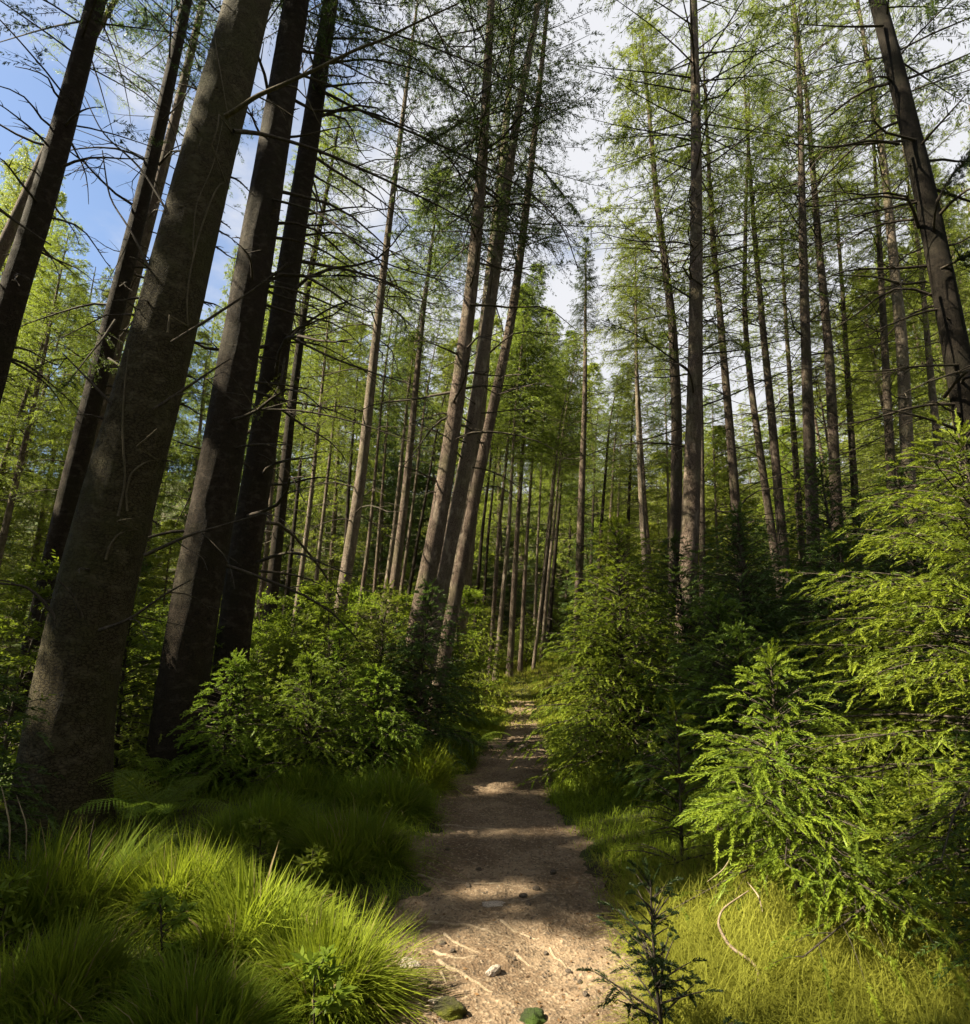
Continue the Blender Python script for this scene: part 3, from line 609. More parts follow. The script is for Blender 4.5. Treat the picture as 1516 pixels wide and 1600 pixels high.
tree('larch_tree', 'short pale trunk low between the dark trunks and the lone sunlit one', [(500, 640), (485, 790), (465, 940)], 16, 9, 14, 'bark_pale', ('larch', 1, 'larch', 7, 2.0), 14, (3, 8), (.4, 1.3), GM, 10, seed=28)
D8 = tree('spruce_tree', 'slender straight spruce at the centre with a small tuft of a crown against white sky', [(916, 385), (915, 480), (914, 625), (908, 800), (904, 950)], 17, 11, 13.3, 'bark', ('spruce', 1, 'spruce', 11.6, .75), 46, (4.5, 11.6), (.4, 1.5), GM, 12, wy=(908, 800), seed=29)
tree('larch_tree', 'larch trunk left of the forked dark trunk with feathery boughs on its upper half', [(1013, 160), (1026, 310), (1051, 500), (1058, 650), (1056, 890)], 13, 17, 19, 'bark_mid', ('larch', 0, 'larch', 8.5, 2.6), 34, (4, 12), (.6, 2.2), GM, 18, wy=(1058, 700), seed=30)
T10 = tree('larch_tree', 'thick trunk right of the path with one side brightly sunlit at its foot', [(1084, 0), (1088, 200), (1088, 450), (1086, 600), (1080, 800), (1074, 905)], 9.8, 27, 23, 'bark', ('thin', 1, 'larch', 10.5, 2.9), 44, (5, 13), (.7, 2.4), None, 28, wy=(1080, 800), seed=31)
tree('larch_tree', 'thin dark trunk close to the right side of the sunlit trunk', [(1093, 500), (1096, 660), (1098, 900)], 14.5, 9, 15, 'bark_mid', ('thin', 0, 'larch', 8, 1.8), 16, (3, 9), (.4, 1.3), GM, 10, wy=(1098, 800), seed=32)
tree('larch_tree', 'curving dark trunk next to the right of the thick sunlit one', [(1103, 165), (1112, 350), (1126, 500), (1141, 675), (1154, 840)], 13, 15, 19, 'bark_mid', ('thin', 0, 'larch', 9, 2.4), 30, (4, 12), (.6, 2.2), GM, 16, seed=33)
tree('larch_tree', 'left one of two trunks that cross high up right of the sunlit trunk', [(1171, 150), (1165, 350), (1163, 500), (1176, 625), (1203, 810)], 14.5, 12, 19, 'bark_mid', ('thin', 1, 'larch', 9.5, 2.3), 30, (4, 12), (.5, 2.0), GM, 14, seed=34)
tree('larch_tree', 'right one of two trunks that cross high up right of the sunlit trunk', [(1168, 200), (1177, 340), (1191, 500), (1206, 650), (1220, 810)], 13.8, 14, 19, 'bark_mid', ('thin', 0, 'larch', 10, 2.3), 30, (4, 12), (.5, 2.0), GM, 14, seed=35)
tree('larch_tree', 'thinnest trunk in the right row, between the crossing pair and the dark pair', [(1216, 280), (1228, 500), (1249, 800)], 16, 10, 17, 'bark_mid', ('larch', 0, 'larch', 9, 2.3), 26, (4, 11), (.5, 1.8), GM, 12, seed=36)
tree('larch_tree', 'straight dark trunk of the tall pair at the right, reaching the top edge', [(1240, 0), (1251, 150), (1253, 300), (1258, 500), (1270, 830)], 12, 19, 22, 'bark_mid', ('thin', 1, 'larch', 11, 2.6), 34, (4, 13), (.6, 2.2), GM, 18, seed=37)
tree('larch_tree', 'second trunk of the tall pair at the right, leaning away from its neighbour downwards', [(1244, 25), (1261, 150), (1281, 400), (1296, 550), (1308, 810)], 12.8, 17, 21, 'bark_mid', ('thin', 0, 'larch', 11, 2.4), 34, (4, 13), (.6, 2.2), GM, 18, seed=38)
tree('larch_tree', 'thin shaded trunk standing between the tall pair and the pale right trunk', [(1300, 225), (1318, 475), (1337, 790)], 15.5, 11, 17, 'bark_mid', ('larch', 0, 'larch_gold', 9, 2.3), 28, (4, 11), (.5, 1.8), GM, 12, seed=39)
TP = tree('larch_tree', 'pale lit trunk in front of the thick dark trunk at the right edge', [(1351, 65), (1381, 250), (1401, 450), (1411, 550), (1421, 780)], 12.2, 20, 21, 'bark_pale', ('thin', 0, 'larch', 11, 2.4), 36, (4, 12), (.6, 2.0), GM, 18, seed=40)
tree('larch_tree', 'dark trunk close to the left side of the pale lit right trunk', [(1366, 230), (1378, 450), (1394, 770)], 13.5, 14, 18, 'bark_mid', ('thin', 0, 'larch', 10, 2.3), 28, (4, 11), (.5, 1.8), GM, 14, seed=41)
tree('larch_tree', 'slim lit trunk seen low beside the thick dark trunk at the right edge', [(1430, 350), (1438, 400), (1451, 550), (1472, 760)], 14.5, 12, 17, 'bark_pale', ('larch', 0, 'larch_gold', 9, 2.2), 26, (3, 10), (.5, 1.7), GM, 12, seed=42)
T20 = tree('spruce_tree', 'thick dark trunk leaning inward at the right edge of the picture', [(1371, 0), (1410, 150), (1446, 300), (1486, 500), (1514, 660), (1545, 860)], 7.4, 33, 24, 'bark_shaded', k=32, wy=(1486, 500), seed=43, limbs=34, lz=(3.5, 11), ll=(.7, 2.0), parts=True, bias=math.pi)
world_crown(T20[0], T20[1], T20[3], np.random.default_rng(955), 9.8, 2.6, 70, 'spruce', keep=None, nl=.1, nw=.015)
pixbranch(T20[0], T20[3], [(1405, 225), (1360, 218), (1300, 232), (1225, 222)], 7.3, 7.0, .02, ntw=4, seed=20)
pixbranch(T20[0], T20[3], [(1446, 440), (1410, 445), (1370, 432), (1310, 430)], 7.3, 7.0, .02, ntw=7, seed=21)
pixbranch(T20[0], T20[3], [(1380, 40), (1330, 42), (1250, 38)], 7.3, 7.1, .018, ntw=4, seed=22)
pixbranch(T20[0], T20[3], [(1500, 570), (1430, 572), (1380, 580), (1330, 580)], 7.3, 7.0, .016, ntw=5, seed=23)
pixbranch(T20[0], T20[3], [(1475, 385), (1500, 380), (1530, 360)], 7.3, 7.2, .018, ntw=3, seed=24)
tree('larch_tree', 'thin lit trunk right of the little central spruce, paired with a thinner one', [(993, 400), (995, 600), (1003, 800), (1011, 915)], 15, 11, 14, 'bark_pale', ('larch', 1, 'larch', 9.3, 1.5), 34, (4, 11), (.4, 1.4), GM, 12, seed=44)
tree('larch_tree', 'thinner companion trunk touching the lit one right of the central spruce', [(1000, 640), (1008, 780), (1018, 905)], 16.5, 6, 13, 'bark', ('larch', 0, 'larch', 8, 1.4), 14, (3, 8), (.4, 1.2), GM, 8, seed=45)
tree('larch_tree', 'tallest trunk of the dark stand right behind the leaning trio', [(822, 480), (818, 700), (810, 800), (799, 1000)], 19, 10, 14.5, 'bark', ('spruce', 0, 'larch', 8, 2.0), 34, (4, 10), (.4, 1.4), GM, 12, seed=46)
GS = 'thin trunks of the dark stand behind the leaning trio'
for i, (a, w, bk, Y) in enumerate([
        ([(760, 780), (754, 822), (746, 928)], 6, 'bark_dark', 19), ([(768, 790), (763, 830), (757, 935)], 5, 'bark_dark', 21), ([(784, 790), (780, 822), (771, 964)], 7, 'bark', 18.5), ([(797, 800), (795, 832), (781, 984)], 8, 'bark_pale', 18),
        ([(828, 780), (825, 815), (815, 1003)], 7, 'bark', 20), ([(843, 800), (841, 832), (835, 985)], 5, 'bark_pale', 22), ([(862, 800), (855, 858), (840, 987)], 5, 'bark_pale', 20), ([(868, 800), (861, 858), (850, 980)], 6, 'bark_pale', 21),
        ([(868, 720), (864, 760), (855, 860)], 8, 'bark_dark', 23), ([(878, 740), (874, 790), (862, 930)], 7, 'bark_dark', 24), ([(945, 760), (941, 800), (935, 920)], 7, 'bark_dark', 24), ([(955, 800), (952, 840), (950, 900)], 6, 'bark', 26),
        ([(985, 740), (982, 800), (980, 910)], 7, 'bark_dark', 22), ([(968, 760), (966, 800), (964, 900)], 5, 'bark', 27), ([(1042, 690), (1044, 760), (1046, 900)], 5, 'bark_pale', 23), ([(1116, 715), (1118, 780), (1122, 880)], 5, 'bark_pale', 24),
        ([(928, 770), (926, 820), (922, 930)], 6, 'bark_dark', 28), ([(893, 790), (890, 850), (884, 960)], 6, 'bark_dark', 30)]):
    o = tree('larch_tree', ['thin dark trunk without low boughs in the shady stand behind the trio', 'thin pale trunk catching sun in the shady stand behind the trio', 'thin brown trunk without low boughs in the shady stand behind the trio'][{'bark_dark': 0, 'bark_pale': 1, 'bark': 2}[bk]],
             a, Y, w, 13+i % 3, bk, (['larch', 'thin', 'spruce'][i % 3], i % 2, ['larch', 'larch', 'spruce_mid'][i % 3], 6.8+i % 3, 1.6), 10, (2, 6), (.3, 1.0), GS, 8, seed=60+i)
GL = 'thin trunks behind the ferns left of the leaning trio'
for i, (a, w, bk, Y) in enumerate([
        ([(420, 820), (415, 880), (405, 950)], 9, 'bark', 17), ([(440, 830), (436, 880), (428, 950)], 7, 'bark_pale', 18), ([(506, 800), (500, 850), (492, 930)], 7, 'bark_pale', 19), ([(582, 790), (576, 850), (563, 945)], 7, 'bark', 17),
        ([(619, 800), (612, 860), (600, 940)], 8, 'bark_pale', 17.5), ([(595, 800), (590, 860), (583, 950)], 6, 'bark', 20), ([(648, 770), (640, 830), (626, 930)], 6, 'bark', 19), ([(665, 780), (655, 830), (642, 910)], 6, 'bark_dark', 22),
        ([(550, 700), (545, 760), (538, 900)], 7, 'bark_dark', 21), ([(470, 720), (462, 800), (448, 930)], 8, 'bark_dark', 20)]):
    tree('larch_tree', ['thin brown trunk rising behind the ferns left of the leaning trio', 'thin pale trunk rising behind the ferns left of the leaning trio', 'thin dark trunk rising behind the ferns left of the leaning trio'][{'bark': 0, 'bark_pale': 1, 'bark_dark': 2}[bk]],
         a, Y, w, 14+i % 3, bk, ('thin', i % 2, 'larch', 7.5+i % 2, 1.7), 10, (2, 6), (.3, 1.0), GL, 8, seed=90+i)
for i, (lb, a, w, Y) in enumerate([
        ('slender bare-stemmed larch in the bright left background, leftmost of its row', [(107, 365), (60, 600), (15, 795)], 9, 16),
        ('thin larch stem in the bright left background beside the corner trunk', [(60, 560), (40, 620), (0, 740)], 7, 17),
        ('short thin larch stem low in the bright left background', [(78, 580), (40, 710), (5, 830)], 7, 19)]):
    tree('larch_tree', lb, a, Y, w, 13+i, 'bark', ('larch', i % 2, 'larch', 5.5+i, 2.2), 20, (3, 7), (.4, 1.3), None, 10, seed=110+i)

for (o_, L_, r_, b_), a in ((T10, ([(1076, 580), (1050, 560), (1015, 535), (985, 518), (940, 500)], 9.8, 9.0, 'larch', 46, .75, 60, .05, .007, 1)), (T10, ([(1086, 560), (1110, 540), (1140, 530), (1165, 545)], 9.8, 9.4, 'larch', 26, .6, 50, .05, .007, 2)),
        (T10, ([(1086, 470), (1040, 440), (1000, 430)], 9.8, 9.3, 'larch', 26, .6, 50, .05, .007, 3)),
        (L2, ([(180, 500), (160, 530), (135, 560), (105, 600)], 8.4, 7.4, 'spruce_mid', 40, .5, 60, .035, .006, 4)), (L2, ([(170, 560), (200, 580), (215, 640)], 8.4, 7.8, 'spruce_mid', 26, .4, 60, .035, .006, 5)),
        (T3, ([(445, 560), (440, 595), (425, 625), (400, 640)], 7.8, 7.2, 'larch', 26, .35, 50, .035, .006, 6)), (T3, ([(520, 60), (580, 60), (650, 90), (700, 130)], 7.8, 7.0, 'spruce', 60, .8, 60, .05, .008, 7)),
        (A, ([(757, 150), (720, 190), (680, 215), (640, 240)], 9.2, 8.4, 'spruce', 60, .9, 60, .06, .009, 8)), (A, ([(752, 260), (710, 300), (670, 320)], 9.2, 8.6, 'spruce', 44, .8, 60, .06, .009, 9)),
        (C_, ([(832, 250), (870, 290), (900, 330)], 10.5, 10.0, 'spruce', 40, .8, 60, .06, .009, 10)), (T20, ([(1455, 330), (1490, 270), (1530, 230)], 7.3, 7.0, 'spruce_dark', 60, .8, 60, .05, .010, 11)), (T20, ([(1470, 420), (1510, 400), (1550, 400)], 7.3, 6.8, 'spruce_dark', 50, .8, 60, .05, .010, 12))):
    bough(o_, b_, *a)
# sunlit trunks: gaps are cut into the crowns to their left to light them
for (ro, L, rr, b), z0, z1, rad in ((A, 0, 7.5, .5), (B, 0, 8.5, .5), (C_, 0, 8, .5), (T5, 0, 6, .5), (T10, .5, 4.5, .5), (TP, 2, 8, .4), (T3, 2.4, 4, .3)):
    for z in np.arange(z0, z1, .6):
        q = onL(L, z); lit(q[0], q[1], z, rad, rad)
for (ro, L, rr, b), zc, Rr, nb, sd in ((T1, 10.5, 2.8, 125, 1), (T2, 11, 2.8, 115, 2), (T3, 11.5, 2.6, 100, 3), (L0, 9.0, 2.6, 80, 4), (L2, 10.6, 2.4, 70, 5), (L3, 11.5, 2.2, 60, 6)):
    world_crown(ro, L, b, np.random.default_rng(900+sd), zc, Rr, nb, 'spruce')

# ---- forest behind: each tree copied from one trunk and the shared crowns
tb = MB(); zz = np.linspace(0, 10, 24); trunk_mesh(tb, np.stack([.08*np.sin(zz*.5), .05*np.cos(zz*.6), zz], 1), .13, 8, .2, .05, 3)
trunk0 = {}
bgL = {('larch', 'larch'): 'feathery light green larch in the woodland behind the bare trunks', ('larch', 'larch_gold'): 'yellowish green larch glowing in the sunlit woodland behind', ('spruce', 'spruce'): 'dense dark green spruce in the woodland behind the bare trunks', ('spruce', 'larch'): 'full mid-green conifer in the woodland behind the bare trunks', ('thin', 'larch'): 'thin see-through larch rising in the woodland behind', ('spruce', 'larch_gold'): 'full yellowish conifer on the sunlit slope behind', ('thin', 'larch_gold'): 'thin see-through yellowish larch rising in the sunlit woodland behind'}
def bg_tree(px, Y, ytop, kind, mat, low, Rr, i, bark='bark'):
    t = at(px, ytop, Y); x = t[0]
    if abs(x-pathx(Y)) < 2.2 and Y < 27: x += 4
    g = float(height(x, Y)); H = max(t[2]-g, 4)
    o = empty('larch_tree' if kind != 'spruce' else 'spruce_tree', (x, Y, g), bgL[(kind, mat)], 'tree', 'woodland trees behind the bare trunks')
    if bark not in trunk0: tr = tb.build('trunk', M[bark], o, True); trunk0[bark] = tr
    else: tr = copy_part(trunk0[bark], o)
    tr.scale = (H/14, H/14, H/10); tr.rotation_euler.z = random.uniform(0, 6)
    d = (random.gauss(0, .02), random.gauss(0, .02), 1)
    place_crown(kind, i % 2, mat, o, (0, 0, low*H), d, H*(1-low)*1.01, Rr)
def ytop(px):       # skyline of the woodland across the picture
    return np.interp(px, [-300, 0, 60, 120, 160, 330, 430, 560, 700, 800, 850, 905, 960, 1010, 1060, 1130, 1190, 1260, 1330, 1430, 1516, 1800], [180, 240, 200, 330, 420, 360, 420, 520, 520, 440, 470, 540, 640, 650, 640, 640, 600, 560, 420, 300, 150, 60])
rb = np.random.default_rng(77)
n = 0
for Y0, Y1, cnt, low, kk in ((15, 20, 22, .22, 0), (20, 27, 38, .12, 1), (28, 38, 46, .05, 2), (40, 60, 60, .03, 3)):
    for j in range(cnt):
        Y = rb.uniform(Y0, Y1); px = -260+(2050)*(j+rb.uniform(0, 1))/cnt
        if kk == 0 and 130 < px < 1180: continue
        if kk == 1 and (720 < px < 990 or (130 < px < 720 and j % 2)): continue
        if kk == 2 and 860 < px < 960: Y += 10
        if (kk == 2 and px < 200 and j % 2) or (kk == 3 and px < 330 and j % 2): continue
        yt = ytop(px)+abs(rb.normal())*(70 if kk < 3 else 45)+(40 if kk == 0 else 0)
        left = px < 330
        if left: kind, mat = [('larch', 'larch_gold'), ('larch', 'larch'), ('spruce', 'larch_gold')][rb.choice(3, p=[.2, .6, .2])]
        elif px < 700: kind, mat = [('larch', 'larch'), ('spruce', 'larch'), ('larch', 'larch_gold'), ('spruce', 'spruce')][rb.choice(4, p=[.45, .3, .1, .15])]
        elif px < 950: kind, mat = [('spruce', 'larch'), ('spruce', 'spruce'), ('larch', 'larch'), ('spruce', 'larch_gold')][rb.choice(4, p=[.42, .06, .22, .30])]  # paler needle mix stands in for sun on the slope
        elif px < 1180: kind, mat = [('larch', 'larch_gold'), ('spruce', 'larch_gold'), ('larch', 'larch')][rb.choice(3, p=[.4, .3, .3])]
        else: kind, mat = [('larch', 'larch'), ('larch', 'larch_gold'), ('thin', 'larch_gold'), ('spruce', 'larch')][rb.choice(4, p=[.35, .3, .15, .2])]
        if kk == 0 and kind == 'spruce': kind, mat = 'larch', 'larch'
        bg_tree(px, Y, yt, kind, mat, low+rb.uniform(0, .12), rb.uniform(1.9, 2.8)*(1+.15*kk), n); n += 1
for px, Y, yt, kd in ((-40, 23, 470, 0), (15, 26, 500, 1), (60, 24, 540, 0), (120, 28, 500, 1), (200, 27, 520, 0), (255, 30, 500, 1), (330, 28, 530, 0), (395, 31, 520, 1)):
    bg_tree(px, Y, yt, ['larch', 'spruce'][kd], 'larch', .05, 2.4, n); n += 1
for j in range(84):          # low conifers filling the wood's floor
    Y = rb.uniform(15, 34) if j < 50 else rb.uniform(30, 48); px = -150+1820*((j*37) % 84+rb.uniform(0, 1))/84
    if abs(px-790) < 90: Y = rb.uniform(25, 36)
    x = (px-CX)/F*Y*.98
    if abs(x-pathx(Y)) < 1.8 and Y < 25: continue
    g = float(height(x, Y)); H = rb.uniform(3, 6.5)
    kind, mat = [('spruce', 'larch'), ('larch', 'larch'), ('spruce', 'spruce'), ('spruce', 'larch_gold')][rb.choice(4, p=[.4, .2, .2, .2])]
    o = empty('young_conifer', (x, Y, g), 'half-grown bushy conifer low in the woodland behind the bare trunks', 'young conifer', 'half-grown conifers in the woodland behind')
    tr = copy_part(trunk0['bark'], o); tr.scale = (H/14, H/14, H/10)
    place_crown(kind, j % 2, mat, o, (0, 0, .06*H), (0, 0, 1), H*.95, rb.uniform(1.3, 2.0))
# trees added out of view on the left, placed and cut to shape the shade
for i, (x, y, H, Rr) in enumerate([(-9.5, 2.9, 21, 3.0), (-10.5, 4.2, 20, 3.0), (-9.2, -2.2, 20, 3.0), (-12.8, -1.4, 23, 3.2), (-13.5, 2.4, 23, 3.2), (-12.5, 5.4, 22, 3.0), (-15.8, 4.6, 25, 3.2), (-16, -2.2, 25, 3.2), (-15.5, 7.2, 24, 3.2), (-18.5, 2.2, 26, 3.3), (-19, 6.4, 26, 3.3), (-11.5, 8.1, 20, 2.6), (-14.2, -.95, 24, 3.2), (-10.8, -.1, 20, 3.0), (-6.5, -3.6, 18, 2.8), (-12.5, -4.2, 22, 3.0)]):
    rg = np.random.default_rng(300+i)
    g = float(height(x, y)); ro = empty('spruce_tree', (x, y, g), 'tall dense spruce added out of view left of the path for shade', 'tree', 'spruces added out of view on the left for shade')
    mb = MB(); z = np.linspace(0, H, 40); L = np.stack([x+0*z, y+0*z, g-.1+z], 1); trunk_mesh(mb, L, .2, 14, .3, .04, i); mb.build('trunk', M['bark_dark'], ro, True, (x, y, g))
    mb = crown(rg, H*.68, Rr, 120, 20, 18, .17, .045, .9, (-.05, .2), .35, .2, .6, .45, bare=.1, keep=shade_keep, origin=np.array([x, y, g+H*.32]))
    mb.build('crown', [M['spruce'], M['twig']], ro, False, (x, y, g))

# conifers added out of view around the viewer to block sky light
ro2 = np.random.default_rng(31)
for i, (x, y) in enumerate([(9.5, -1), (10.5, 3), (12, 6.5), (13.5, 0.5), (14.5, 4), (8.2, -5), (12, -5), (4.2, -6.5), (0.6, -8), (-3.5, -7.5), (-7.5, -8), (6.5, -10), (2, -11.5), (-2.5, -11.5), (-10.5, -8.5), (-6, -13), (16, 8.5), (-19.5, 11), (-22, 4.5), (-21, -2)]):
    g = float(height(x, y)); H = ro2.uniform(15, 21)
    o = empty('spruce_tree', (x, y, g), 'dense dark conifer added out of view to block sky light', 'tree', 'conifers added out of view against sky light')
    tr = copy_part(trunk0['bark'], o); tr.scale = (H/14, H/14, H/10)
    place_crown('spruce', i % 2, 'spruce', o, (0, 0, .05*H), (0, 0, 1), H*.95, ro2.uniform(3.0, 3.6))
# ------------------------------------------------------------------ young spruces, saplings and ferns
def shrub(name, label, cat, x, y, pair, mat, group=None, rz=0, s=1, parts=('stem', 'crown')):
    o = empty(name, (x, y, float(height(x, y))-.01), label, cat, group, rz, s)
    pair[0].build(parts[0], M['twig'], o, True); pair[1].build(parts[1], M[mat], o); return o
def rg(s): return np.random.default_rng(s)
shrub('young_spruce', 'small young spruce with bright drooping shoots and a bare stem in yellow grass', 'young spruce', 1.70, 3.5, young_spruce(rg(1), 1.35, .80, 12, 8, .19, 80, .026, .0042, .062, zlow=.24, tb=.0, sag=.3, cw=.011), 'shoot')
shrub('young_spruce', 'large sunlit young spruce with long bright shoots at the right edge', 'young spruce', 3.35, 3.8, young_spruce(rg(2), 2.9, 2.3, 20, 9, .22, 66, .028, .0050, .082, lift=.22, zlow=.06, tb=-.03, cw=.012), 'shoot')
shrub('young_spruce', 'shaded young spruce at the lower right corner with blue-green shoots', 'young spruce', 2.5, 2.85, young_spruce(rg(3), 1.05, .85, 13, 9, .17, 54, .026, .0042, .07, zlow=.08, tb=-.25, cw=.010), 'spruce')  # lowered tint darkens the needles in place of shade
shrub('young_spruce', 'conical young spruce right of the path, lit along its left side', 'young spruce', 1.64, 7.3, young_spruce(rg(4), 3.05, 1.45, 28, 11, .16, 28, .036, .0085, .08, lift=.3, tb=-.05), 'shoot')  # bright needle colour stands in for the sun on it
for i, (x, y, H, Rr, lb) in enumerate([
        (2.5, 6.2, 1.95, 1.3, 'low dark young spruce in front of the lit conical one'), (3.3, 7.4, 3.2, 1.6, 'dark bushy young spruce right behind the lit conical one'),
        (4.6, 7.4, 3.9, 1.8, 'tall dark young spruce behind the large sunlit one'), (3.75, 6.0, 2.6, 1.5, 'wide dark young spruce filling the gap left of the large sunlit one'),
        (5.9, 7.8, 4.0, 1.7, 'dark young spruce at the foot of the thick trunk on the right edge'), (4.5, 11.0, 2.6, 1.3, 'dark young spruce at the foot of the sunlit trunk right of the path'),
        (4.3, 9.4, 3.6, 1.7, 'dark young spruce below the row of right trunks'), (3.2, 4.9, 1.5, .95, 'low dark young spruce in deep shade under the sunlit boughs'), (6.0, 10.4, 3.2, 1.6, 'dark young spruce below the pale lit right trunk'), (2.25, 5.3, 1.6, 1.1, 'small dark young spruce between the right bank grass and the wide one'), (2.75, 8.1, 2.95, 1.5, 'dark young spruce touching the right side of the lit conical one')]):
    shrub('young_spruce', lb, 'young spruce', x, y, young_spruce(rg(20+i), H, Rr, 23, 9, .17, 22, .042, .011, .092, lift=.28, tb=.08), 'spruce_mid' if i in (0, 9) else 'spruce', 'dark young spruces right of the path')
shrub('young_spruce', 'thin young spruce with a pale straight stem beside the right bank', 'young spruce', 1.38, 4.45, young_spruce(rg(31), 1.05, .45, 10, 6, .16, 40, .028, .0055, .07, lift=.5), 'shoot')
shrub('spruce_seedling', 'small dark spruce seedling silhouetted at the bottom beside the path', 'seedling', .655, 2.52, young_spruce(rg(33), .66, .33, 8, 5, .10, 70, .017, .0032, .032, lift=.5, sag=.15, order2=False, stem=.009, zlow=.2, bare=.05), 'spruce_dark')
# left of the path
for i, (x, y, H, Rr, lb, mt) in enumerate([
        (-.85, 8.2, 2.35, 1.1, 'dark bushy young spruce at the foot of the leaning trio', 'spruce'), (-2.75, 8.0, 1.5, .75, 'soft pale young larch among the ferns on the left', 'larch'),
        (-1.2, 15.0, 2.3, 1.0, 'soft green young conifer standing where the path bends', 'larch'), (-.6, 19.5, 1.6, 1.1, 'low young conifer at the far end of the path', 'larch'), (-.7, 11.6, 2.0, .9, 'young conifer behind the foot of the leaning trio', 'larch'),
        (-1.5, 8.8, 2.4, 1.1, 'mid-green young conifer left of the leaning trio', 'larch'), (2.9, 14.0, 1.6, 1.0, 'low young conifer right of the far path', 'larch'), (-3.35, 3.9, 1.35, .62, 'young spruce with drooping boughs at the left edge', 'spruce'), (-4.2, 7.0, 2.0, .9, 'young larch behind the foot of the thickest trunk', 'larch'),
        (-6.6, 7.6, 2.6, 1.2, 'young larch in the bright gap at the left edge', 'larch'), (-.12, 13.6, 2.5, .9, 'soft bright young conifer showing right behind the leaning trio', 'shoot'), (1.5, 21.5, 1.7, 1.2, 'low bushy conifer at the far end of the grassy clearing', 'larch'), (.1, 20.5, 1.9, 1.1, 'low bushy conifer left of the one at the far end of the clearing', 'larch'), (-1.95, 6.7, 1.35, .8, 'feathery young larch just above the grass tussocks, left one of a pair', 'fern'), (-1.25, 7.1, 1.2, .75, 'feathery young larch just above the grass tussocks, right one of a pair', 'fern'), (-2.75, 6.5, 1.3, .65, 'low feathery young larch beside the foot of the second thick trunk', 'fern'), (-2.0, 8.0, 1.7, .95, 'bushy young larch behind the pair above the tussocks', 'fern')]):
    shrub('young_spruce' if mt == 'spruce' else 'young_larch', lb, 'young conifer', x, y, young_spruce(rg(40+i), H, Rr, 22, 9, .16, 24, .040, .0095, .085, lift=.3, tb=.1), mt, 'young conifers left of the path and at its end')
for i, (x, y, H, Rr, nb, lb) in enumerate([
        (-2.25, 9.3, 2.5, 1.2, 34, 'leafy sapling with a thin dark stem between the ferns and the leaning trio'), (-3.6, 8.3, 2.1, 1.0, 30, 'leafy bush between the two thickest trunks'), (-3.3, 9.8, 2.2, 1.1, 30, 'leafy bush behind the soft pale larch'),
        (-4.8, 6.2, 2.3, 1.0, 36, 'bright leafy bush at the left edge beside the thickest trunk'), (-1.7, 11.5, 2.4, 1.3, 34, 'leafy bush at the foot of the lone sunlit trunk'), (-6.4, 9.5, 2.6, 1.4, 34, 'leafy bush in the far left gap between trunks'),
        (-4.6, 11.5, 2.4, 1.3, 34, 'leafy bush behind the two dark thick trunks'), (-1.5, 13.6, 1.6, .9, 26, 'low leafy bush behind the leaning trio'), (3.0, 12.5, 2.2, 1.2, 30, 'leafy bush behind the dark spruces right of the path')]):
    shrub('leafy_sapling', lb, 'bush', x, y, leafy_sapling(rg(60+i), H, Rr, nb+26, 16, 11, .055, .024), 'leaf', 'leafy bushes under the trees', parts=('stem', 'foliage'))
BUSH = [o for o in COL.objects if o.name.startswith('leafy_sapling')]
rb2 = np.random.default_rng(8)
for j in range(36):
    y = rb2.uniform(9.2, 17); x = rb2.uniform(-.62*y, -.6) if j < 19 or j > 30 else rb2.uniform(2.2, .8*y)
    src = BUSH[j % len(BUSH)]; o = src.copy(); COL.objects.link(o); o.location = (x, y, float(height(x, y))); o.rotation_euler.z = rb2.uniform(0, 6.28); o.scale = (rb2.uniform(.7, 1.15),)*3
    o['label'] = 'leafy bush in the thicket of undergrowth below the bare trunks'
    for ch in src.children: copy_part(ch, o)
shrub('birch_sapling', 'spindly sapling with tiny bright leaves in front of the thickest trunk', 'sapling', -3.42, 4.05, leafy_sapling(rg(80), 1.35, .55, 10, 4, 5, .035, .022, tb=.25), 'leaf', parts=('stem', 'foliage'))
fr = {}
def fern(x, y, n, s, label, seed, group='ferns in the undergrowth'):
    r = random.Random(seed); o = empty('fern', (x, y, float(height(x, y))), label, 'fern', group, 0, s)
    for i in range(n):
        if i >= 0 and (seed % 3) not in fr: f = frond_mesh(rg(200+seed % 3)).build('frond', M['fern'], o); fr[seed % 3] = f
        else: f = copy_part(fr[seed % 3], o)
        f.rotation_euler = (r.uniform(-.15, .15), r.uniform(-.25, .2), i*6.283/n+r.uniform(-.3, .3)); q = r.uniform(.75, 1.15); f.scale = (q, q, q)
wd = [leafy_sapling(rg(400+i), .34, .2, 12, 5, 6, .055, .022, stem=.012, tb=.1) for i in range(2)]
for i, (x, y, lb) in enumerate([(-1.45, 3.0, 'low leafy weed among the dark tussocks at the lower left'), (-1.0, 3.75, 'low leafy weed behind the broad-bladed tussock'), (-2.35, 3.15, 'low leafy weed at the left edge near the dry stalks'), (-1.5, 4.25, 'low leafy weed between the sunlit and the shaded tussocks'), (-.62, 2.55, 'low leafy weed at the bottom edge left of the mossy stone')]):
    shrub('leafy_weed', lb, 'weed', x, y, wd[i % 2], 'leaf', 'low weeds on the left bank', rz=i*1.3, parts=('stem', 'foliage'))
